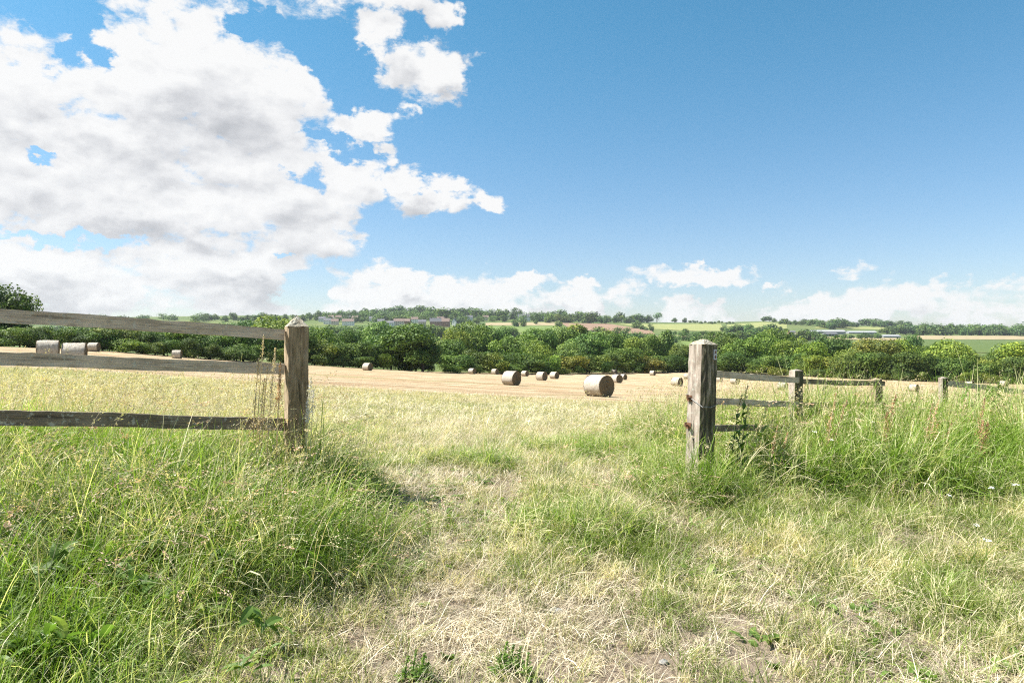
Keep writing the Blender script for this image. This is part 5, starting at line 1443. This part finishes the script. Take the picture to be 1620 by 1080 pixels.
    # mown field surface
    x, y, z = sample(52000, U0, U1, 9.0, 30, lambda a, b: np.clip(1.15 - (b - 9) / 34, 0, 1) * (.7 + .4 * wob(a, b, .9, 3)), rng)
    put("field_grass", fieldt, x, y, z, rng.uniform(.7, 1.3, len(x)), "mown regrowth and stubble over the near part of the field", "stubble", hs=rng.uniform(.5, 1.2, len(x)), tilt=.15)
    x, y, z = sample(22000, U0, U1, 10.0, 32, lambda a, b: np.clip(1.0 - (b - 10) / 24, 0, 1) * np.clip(.6 + .5 * wob(a, b * 2.2, .7, 8), .1, 1), rng)
    put("field_straw", fields, x, y, z + .01, rng.uniform(.7, 1.4, len(x)), "cut hay stalks strewn over the field", "hay", tilt=.08)
    # seed heads
    def ds(x, y): return np.clip(.45 * tall_left(x, y) * sst(y - 2.9, 0, .9) + .95 * tall_right(x, y) * sst(y - 5.6, 0, 1.2) + .5 * clump(x, y), 0, 1) * np.clip(.62 + .7 * wob(x, y, 1.9, 4), .12, 1)
    x, y, z = sample(9000, U0, U1, 2.2, 10.4, ds, rng)
    put("seed_grass", seeds, x, y, z, rng.uniform(.8, 1.1, len(x)), "tall tan and purplish seed heads above the long grass", "seeding grass", hs=rng.uniform(.65, 1.1, len(x)) * np.where(x > .5, 1.0 * np.interp(x, [1.4, 2.2], [.7, 1.0]), .88), tilt=.14, yaw=1.6)
    x, y, z = sample(520, U0, -.30, 5.3, 7.6, lambda a, b: .9 * sst(-(a + 1.5), 0, .8) * np.clip(.5 + .8 * wob(a, b, 1.4, 2), 0, 1), rng)
    put("seed_grass", seeds, x, y, z, rng.uniform(.8, 1.1, len(x)), "dry seed heads standing behind the left fence rails", "seeding grass", hs=rng.uniform(.7, 1.05, len(x)), tilt=.18, yaw=1.6)
    x, y, z = sample(420, U0, U1, 2.2, 9, lambda a, b: np.clip(.25 + .5 * wob(a, b, 1.2, 6), 0, 1), rng)
    put("seed_grass", seeds, x, y, z, rng.uniform(.5, .8, len(x)), "scattered thin seed heads over the open ground", "seeding grass", hs=rng.uniform(.25, .55, len(x)), tilt=.3)
    # broad leaved weeds
    x, y, z = sample(3800, U0, U1, 1.9, 7.5, lambda a, b: np.clip(.25 + .9 * wob(a, b, 1.3, 15), 0, 1), rng)
    put("ground_weeds", weeds, x, y, z + .01, rng.uniform(.5, 1.0, len(x)), "low clover and plantain leaves between the grass", "weeds", tilt=.15)
    x, y, z = sample(420, U0, -.28, 1.9, 3.6, lambda a, b: tall_left(a, b) * np.clip(.4 + .8 * wob(a, b, 1.6, 3), 0, 1), rng)
    put("leafy_weeds", weeds[:3], x, y, z + rng.uniform(.05, .22, len(x)), rng.uniform(.6, 1.15, len(x)), "bright broad leaves in the grass at the lower left", "weeds", tilt=.35)
build_grass()

# ------------------------------------------------------------------ single plants
def leaf_mesh(L, W, mat, name="leaf", curl=.5, lobes=0):
    V = []; F = []; K = 6; x = z = 0.0; T = []
    for k in range(K + 1):
        f = k / K; ww = W * math.sin(math.pi * min(.97, .08 + .92 * f)) * .5 * (1 + (.35 if lobes and k % 2 else 0)) + .0008
        V += [(x, -ww, z + ww * .3), (x, 0, z), (x, ww, z + ww * .3)]; T += [f] * 3
        a = .55 - curl * f * 2; x += math.cos(a) * L / K; z += math.sin(a) * L / K
    for k in range(K):
        q = k * 3; F += [[q, q + 1, q + 4, q + 3], [q + 1, q + 2, q + 5, q + 4]]
    return mesh_np(name, np.array(V), np.array(F), mat, attrs={'t': ('POINT', T), 'r': ('POINT', np.full(len(V), .4))})
LEAF_BIG = leaf_mesh(.20, .06, M_WEED); LEAF_SPIKY = leaf_mesh(.15, .045, M_WEED, curl=.35, lobes=1); LEAF_SMALL = leaf_mesh(.06, .022, M_WEED)
def stem_pts(rng, h, lean, n=7):
    a = rng.uniform(-.5, .9); return [Vector((math.cos(a) * lean * (k / n) ** 1.8 * h, math.sin(a) * lean * .4 * (k / n) ** 1.8 * h, h * k / n)) for k in range(n + 1)]
def cluster(rng, pts, f0, n, w, s):
    """small seeds or florets round the upper part of a stem"""
    V = []; F = []
    m = len(pts) - 1
    for i in range(n):
        f = f0 + (1 - f0) * rng.random(); q = f * m; k = min(int(q), m - 1); p = pts[k].lerp(pts[k + 1], q - k)
        ww = w * (1.15 - (f - f0) / (1 - f0))
        c = np.array(p) + np.array([rng.normal(0, ww), rng.normal(0, ww), rng.normal(0, ww * .6)])
        a = rng.normal(size=3); a /= np.linalg.norm(a); b = np.cross(a, rng.normal(size=3)); b /= np.linalg.norm(b)
        e = len(V); ss = s * rng.uniform(.6, 1.3); V += [c - a * ss, c - b * ss * .7, c + a * ss, c + b * ss * .7]; F.append([e, e + 1, e + 2, e + 3])
    return np.array(V), np.array(F)
def plant(name, cat, label, px, d, ztop, seed, head_mat, stem_mat, stems=1, lean=.12, f0=.5, nh=260, wh=.016, sh=.007, leaf=None, nleaf=5, group=None, r=.05, head="seed_head"):
    rng = np.random.default_rng(seed); x = (px - CX) / FPX * d; z = tz(x, d)
    o = empty(name, (x, d, z)); h = ztop - z
    for i in range(stems):
        pts = stem_pts(rng, h * (1 if i == 0 else rng.uniform(.7, .97)), lean); off = Vector((rng.normal(0, r), rng.normal(0, r), 0)) if i else Vector((0, 0, 0))
        pts = [p + off for p in pts]
        mb = MB(); mb.tube(pts, [.0045 * (1 - .6 * k / 7) for k in range(8)], 5)
        me = mb.mesh("stem", stem_mat); n_ = len(me.vertices)
        for nm, v in (('t', .5), ('r', .5)):
            at = me.attributes.new(nm, 'FLOAT', 'POINT'); at.data.foreach_set('value', np.full(n_, v, dtype=np.float32))
        mobj("stem", me, o)
        if nh:
            V, F = cluster(rng, pts, f0, nh, wh, sh)
            mobj(head, mesh_np(head, V, F, head_mat, attrs={'t': ('POINT', np.full(len(V), .9)), 'r': ('POINT', rng.random(len(V)))}), o)
        if leaf is not None:
            for k in range(nleaf):
                f = .08 + (.8 if nh == 0 or f0 > .8 else f0) * k / nleaf; q = f * 7; kk = int(q); p = pts[kk].lerp(pts[kk + 1], q - kk)
                l = mobj("leaf", leaf, o, p, (rng.normal(0, .15), -rng.uniform(.0, .5), k * 2.4 + rng.uniform(-.4, .4))); s_ = rng.uniform(.7, 1.15) * (1.15 - .6 * k / nleaf); l.scale = (s_, s_, s_)
    tag(o, label, cat, group)
    return o
M_DRY = m_grass("dead_brown_seed", (.24, .18, .11), (.40, .31, .20), (.50, .40, .28), .5, .25)
M_WHITE = m_simple("white_petal", (.75, .75, .70), (.85, .85, .80), 50, .7)
M_GREYP = m_grass("purple_grey_fluff", (.20, .17, .19), (.33, .29, .33), (.44, .40, .42), .5, .3)
def zz(py, d): return CAM_Z - (py - CY) / FPX * d
G1 = "rusty dock plants in the right grass"
plant("dock_plant", "dock plant", "tallest rusty red dock in the long grass near the right edge", 1545, 6.0, zz(628, 6.0), 1, M_RUST, M_DRY, 4, .10, .5, 230, .022, .006, LEAF_BIG, 4, G1)
plant("dock_plant", "dock plant", "rusty dock left of the tallest one, under the last two fence posts", 1462, 5.9, zz(632, 5.9), 2, M_RUST, M_DRY, 4, .16, .55, 170, .02, .006, LEAF_BIG, 3, G1, .09)
plant("dock_plant", "dock plant", "small reddish dock below the third post of the right fence", 1395, 6.0, zz(624, 6.0), 3, M_RUST, M_DRY, 3, .15, .55, 220, .018, .007, LEAF_BIG, 3, G1)
plant("dock_plant", "dock plant", "orange red dock between the second and third post of the right fence", 1306, 5.9, zz(622, 5.9), 4, M_RUST, M_DRY, 3, .2, .55, 150, .018, .006, LEAF_BIG, 3, G1, .08)
plant("dock_plant", "dock plant", "faint rusty dock low in the grass right of the square gate post", 1216, 5.8, zz(672, 5.8), 5, M_RUST, M_DRY, 2, .2, .55, 140, .012, .006, LEAF_BIG, 3, G1)
plant("thistle", "thistle", "dark green thistle with yellowish heads right beside the square gate post", 1164, 5.7, zz(606, 5.7), 6, M_SEED, M_WEED, 3, .12, .82, 60, .014, .008, LEAF_SPIKY, 13, None, .06)
plant("thistle", "thistle", "low leafy thistle between the square gate post and the second fence post", 1196, 6.2, zz(640, 6.2), 7, M_SEED, M_WEED, 3, .18, .85, 40, .012, .007, LEAF_SPIKY, 12, None, .08)
plant("leafy_weed", "weed", "bushy green weed rising over the last rail at the right", 1562, 7.4, zz(604, 7.4), 8, M_WEED, M_WEED, 9, .15, .3, 190, .05, .014, LEAF_SPIKY, 7, None, .13, "leaf_tuft")
plant("dried_dock", "dock plant", "dead brown dock standing in front of the left rails near the pointed post", 404, 4.85, zz(530, 4.85), 9, M_DRY, M_DRY, 6, .06, .45, 330, .020, .0055, None, 0, None, .055)
plant("dried_dock", "dock plant", "deep red dock head against the end of the middle left rail", 437, 4.9, zz(573, 4.9), 10, M_RUST, M_DRY, 2, .04, .72, 260, .014, .006, None, 0, None, .02)
plant("seeding_grass_plant", "seeding grass", "purple grey fluffy seed heads leaning on the pointed gate post", 483, 4.9, zz(596, 4.9), 11, M_GREYP, M_STALK, 4, .05, .80, 110, .014, .007, None, 0, None, .03)
plant("leafy_weed", "weed", "dark green upright weed on the bare ground near the bottom centre", 806, 2.95, tz(0, 2.95) + .13, 12, M_WEED, M_WEED, 5, .15, .3, 60, .014, .006, LEAF_SMALL, 9, None, .03, "leaf_tuft")
plant("leafy_weed", "weed", "spiky green weed left of the upright one near the bottom", 652, 2.85, tz(-.4, 2.85) + .14, 13, M_WEED, M_WEED, 5, .18, .3, 60, .014, .006, LEAF_SMALL, 9, None, .035, "leaf_tuft")
def flower(px, py, d, label, seed, w=.03):
    rng = np.random.default_rng(seed); x = (px - CX) / FPX * d; zt = zz(py, d); z = tz(x, d); zt = max(zt, z + .08)
    o = empty("wild_flower", (x, d, z)); mb = MB(); mb.tube([(-.04, 0, 0), (-.01, 0, (zt - z) * .5), (0, 0, zt - z)], .0018, 4)
    me = mb.mesh("stem", M_WEED); n_ = len(me.vertices)
    for nm in ('t', 'r'):
        at = me.attributes.new(nm, 'FLOAT', 'POINT'); at.data.foreach_set('value', np.full(n_, .4, dtype=np.float32))
    mobj("stem", me, o)
    hb = MB()
    for i in range(16):
        a = rng.uniform(0, 6.28); r = w * math.sqrt(rng.random()); s_ = w * .22
        c = Vector((math.cos(a) * r, math.sin(a) * r, zt - z + .006 + rng.normal(0, .003)))
        hb.add([c + Vector((math.cos(k * 1.257 + a) * s_, math.sin(k * 1.257 + a) * s_, 0.002 * (k % 2))) for k in range(5)], [[0, 1, 2, 3, 4]])
    hb.obj("flower_head", M_WHITE, o)
    tag(o, label, "wild flower", "small white flowers in the right grass")
for i, (px, py, d, w, lab) in enumerate(((1562, 856, 3.7, .022, "white flower low at the right, lowest of the pair"), (1545, 832, 3.9, .016, "smaller white flower just above the lowest one"),
        (1606, 768, 4.9, .026, "white flower touching the right edge below the long grass"), (1566, 772, 4.9, .024, "white flower left of the one at the right edge"),
        (1502, 785, 4.8, .020, "white flower at the foot of the right grass bank"), (1288, 684, 5.9, .024, "white flower head in the long grass below the second fence post"),
        (1316, 697, 5.8, .020, "white flower right of and below the one under the second fence post"), (1380, 668, 6.0, .016, "small white flower in the middle of the right bank"))):
    flower(px, py, d, lab, 50 + i, w)
def stone(px, d, size, label, seed, c=(.24, .23, .21)):
    rng = np.random.default_rng(seed); x = (px - CX) / FPX * d; n, m = 12, 7; V = []; F = []
    for j in range(m + 1):
        for i in range(n):
            a = 2 * math.pi * i / n; b = math.pi * j / m; r = size * (1 + .16 * math.sin(2 * a + seed) + .1 * math.sin(3 * b + a) + rng.normal(0, .03))
            V.append((r * math.sin(b) * math.cos(a), r * .75 * math.sin(b) * math.sin(a), r * .45 * math.cos(b)))
    F = [[j * n + i, j * n + (i + 1) % n, (j + 1) * n + (i + 1) % n, (j + 1) * n + i] for j in range(m) for i in range(n)]
    o = mobj("stone", mesh_np("stone", np.array(V), F, m_flat("pale_stone", c, .8, .18, 30)), None, (x, d, tz(x, d) + size * .15))
    tag(o, label, "stone", "stones showing through the worn turf")
stone(445, 2.72, .055, "largest flat stone, at the bottom edge left of centre", 1, (.27, .28, .28))
stone(868, 2.85, .03, "small grey stone on the bare ground near the bottom centre", 2)
stone(880, 3.55, .035, "grey stone in the worn patch below the central tussock", 3)
stone(758, 3.3, .022, "little grey stone left of the worn patch", 4)
stone(1050, 3.05, .026, "small grey stone right of centre near the bottom", 5)
stone(1340, 2.9, .03, "grey stone in the grass at the lower right", 6)

# ------------------------------------------------------------------ tell the far trees apart by look, height and order
def name_far_trees():
    rows = {}
    for o in COL.objects:
        if o.get('category') == 'tree' and o.parent is None and o.type == 'MESH' and 'group' in o.keys(): rows.setdefault((o['group'], o['label']), []).append(o)
    ordn = ["first", "second", "third", "fourth", "fifth", "sixth", "seventh", "eighth", "ninth", "tenth", "eleventh", "twelfth"]
    for (g, lab), L in rows.items():
        if len(L) < 2: continue
        L.sort(key=lambda o: o.location.x / o.location.y)
        hs = sorted(o.scale.z / o.location.y for o in L); a, b = hs[len(hs) // 3], hs[2 * len(hs) // 3]
        sub = {}
        for o in L:
            h = o.scale.z / o.location.y; wd = o.scale.x / o.scale.z
            q = ("low " if h < a else "tall " if h > b else "") + ("spreading " if wd > 1.3 else "")
            sub.setdefault(q, []).append(o)
        for q, M_ in sub.items():
            for i, o in enumerate(M_):
                o['label'] = (q + lab) if len(M_) == 1 else q + lab + ", " + (ordn[i] if i < 12 else "later") + " from left"
name_far_trees()
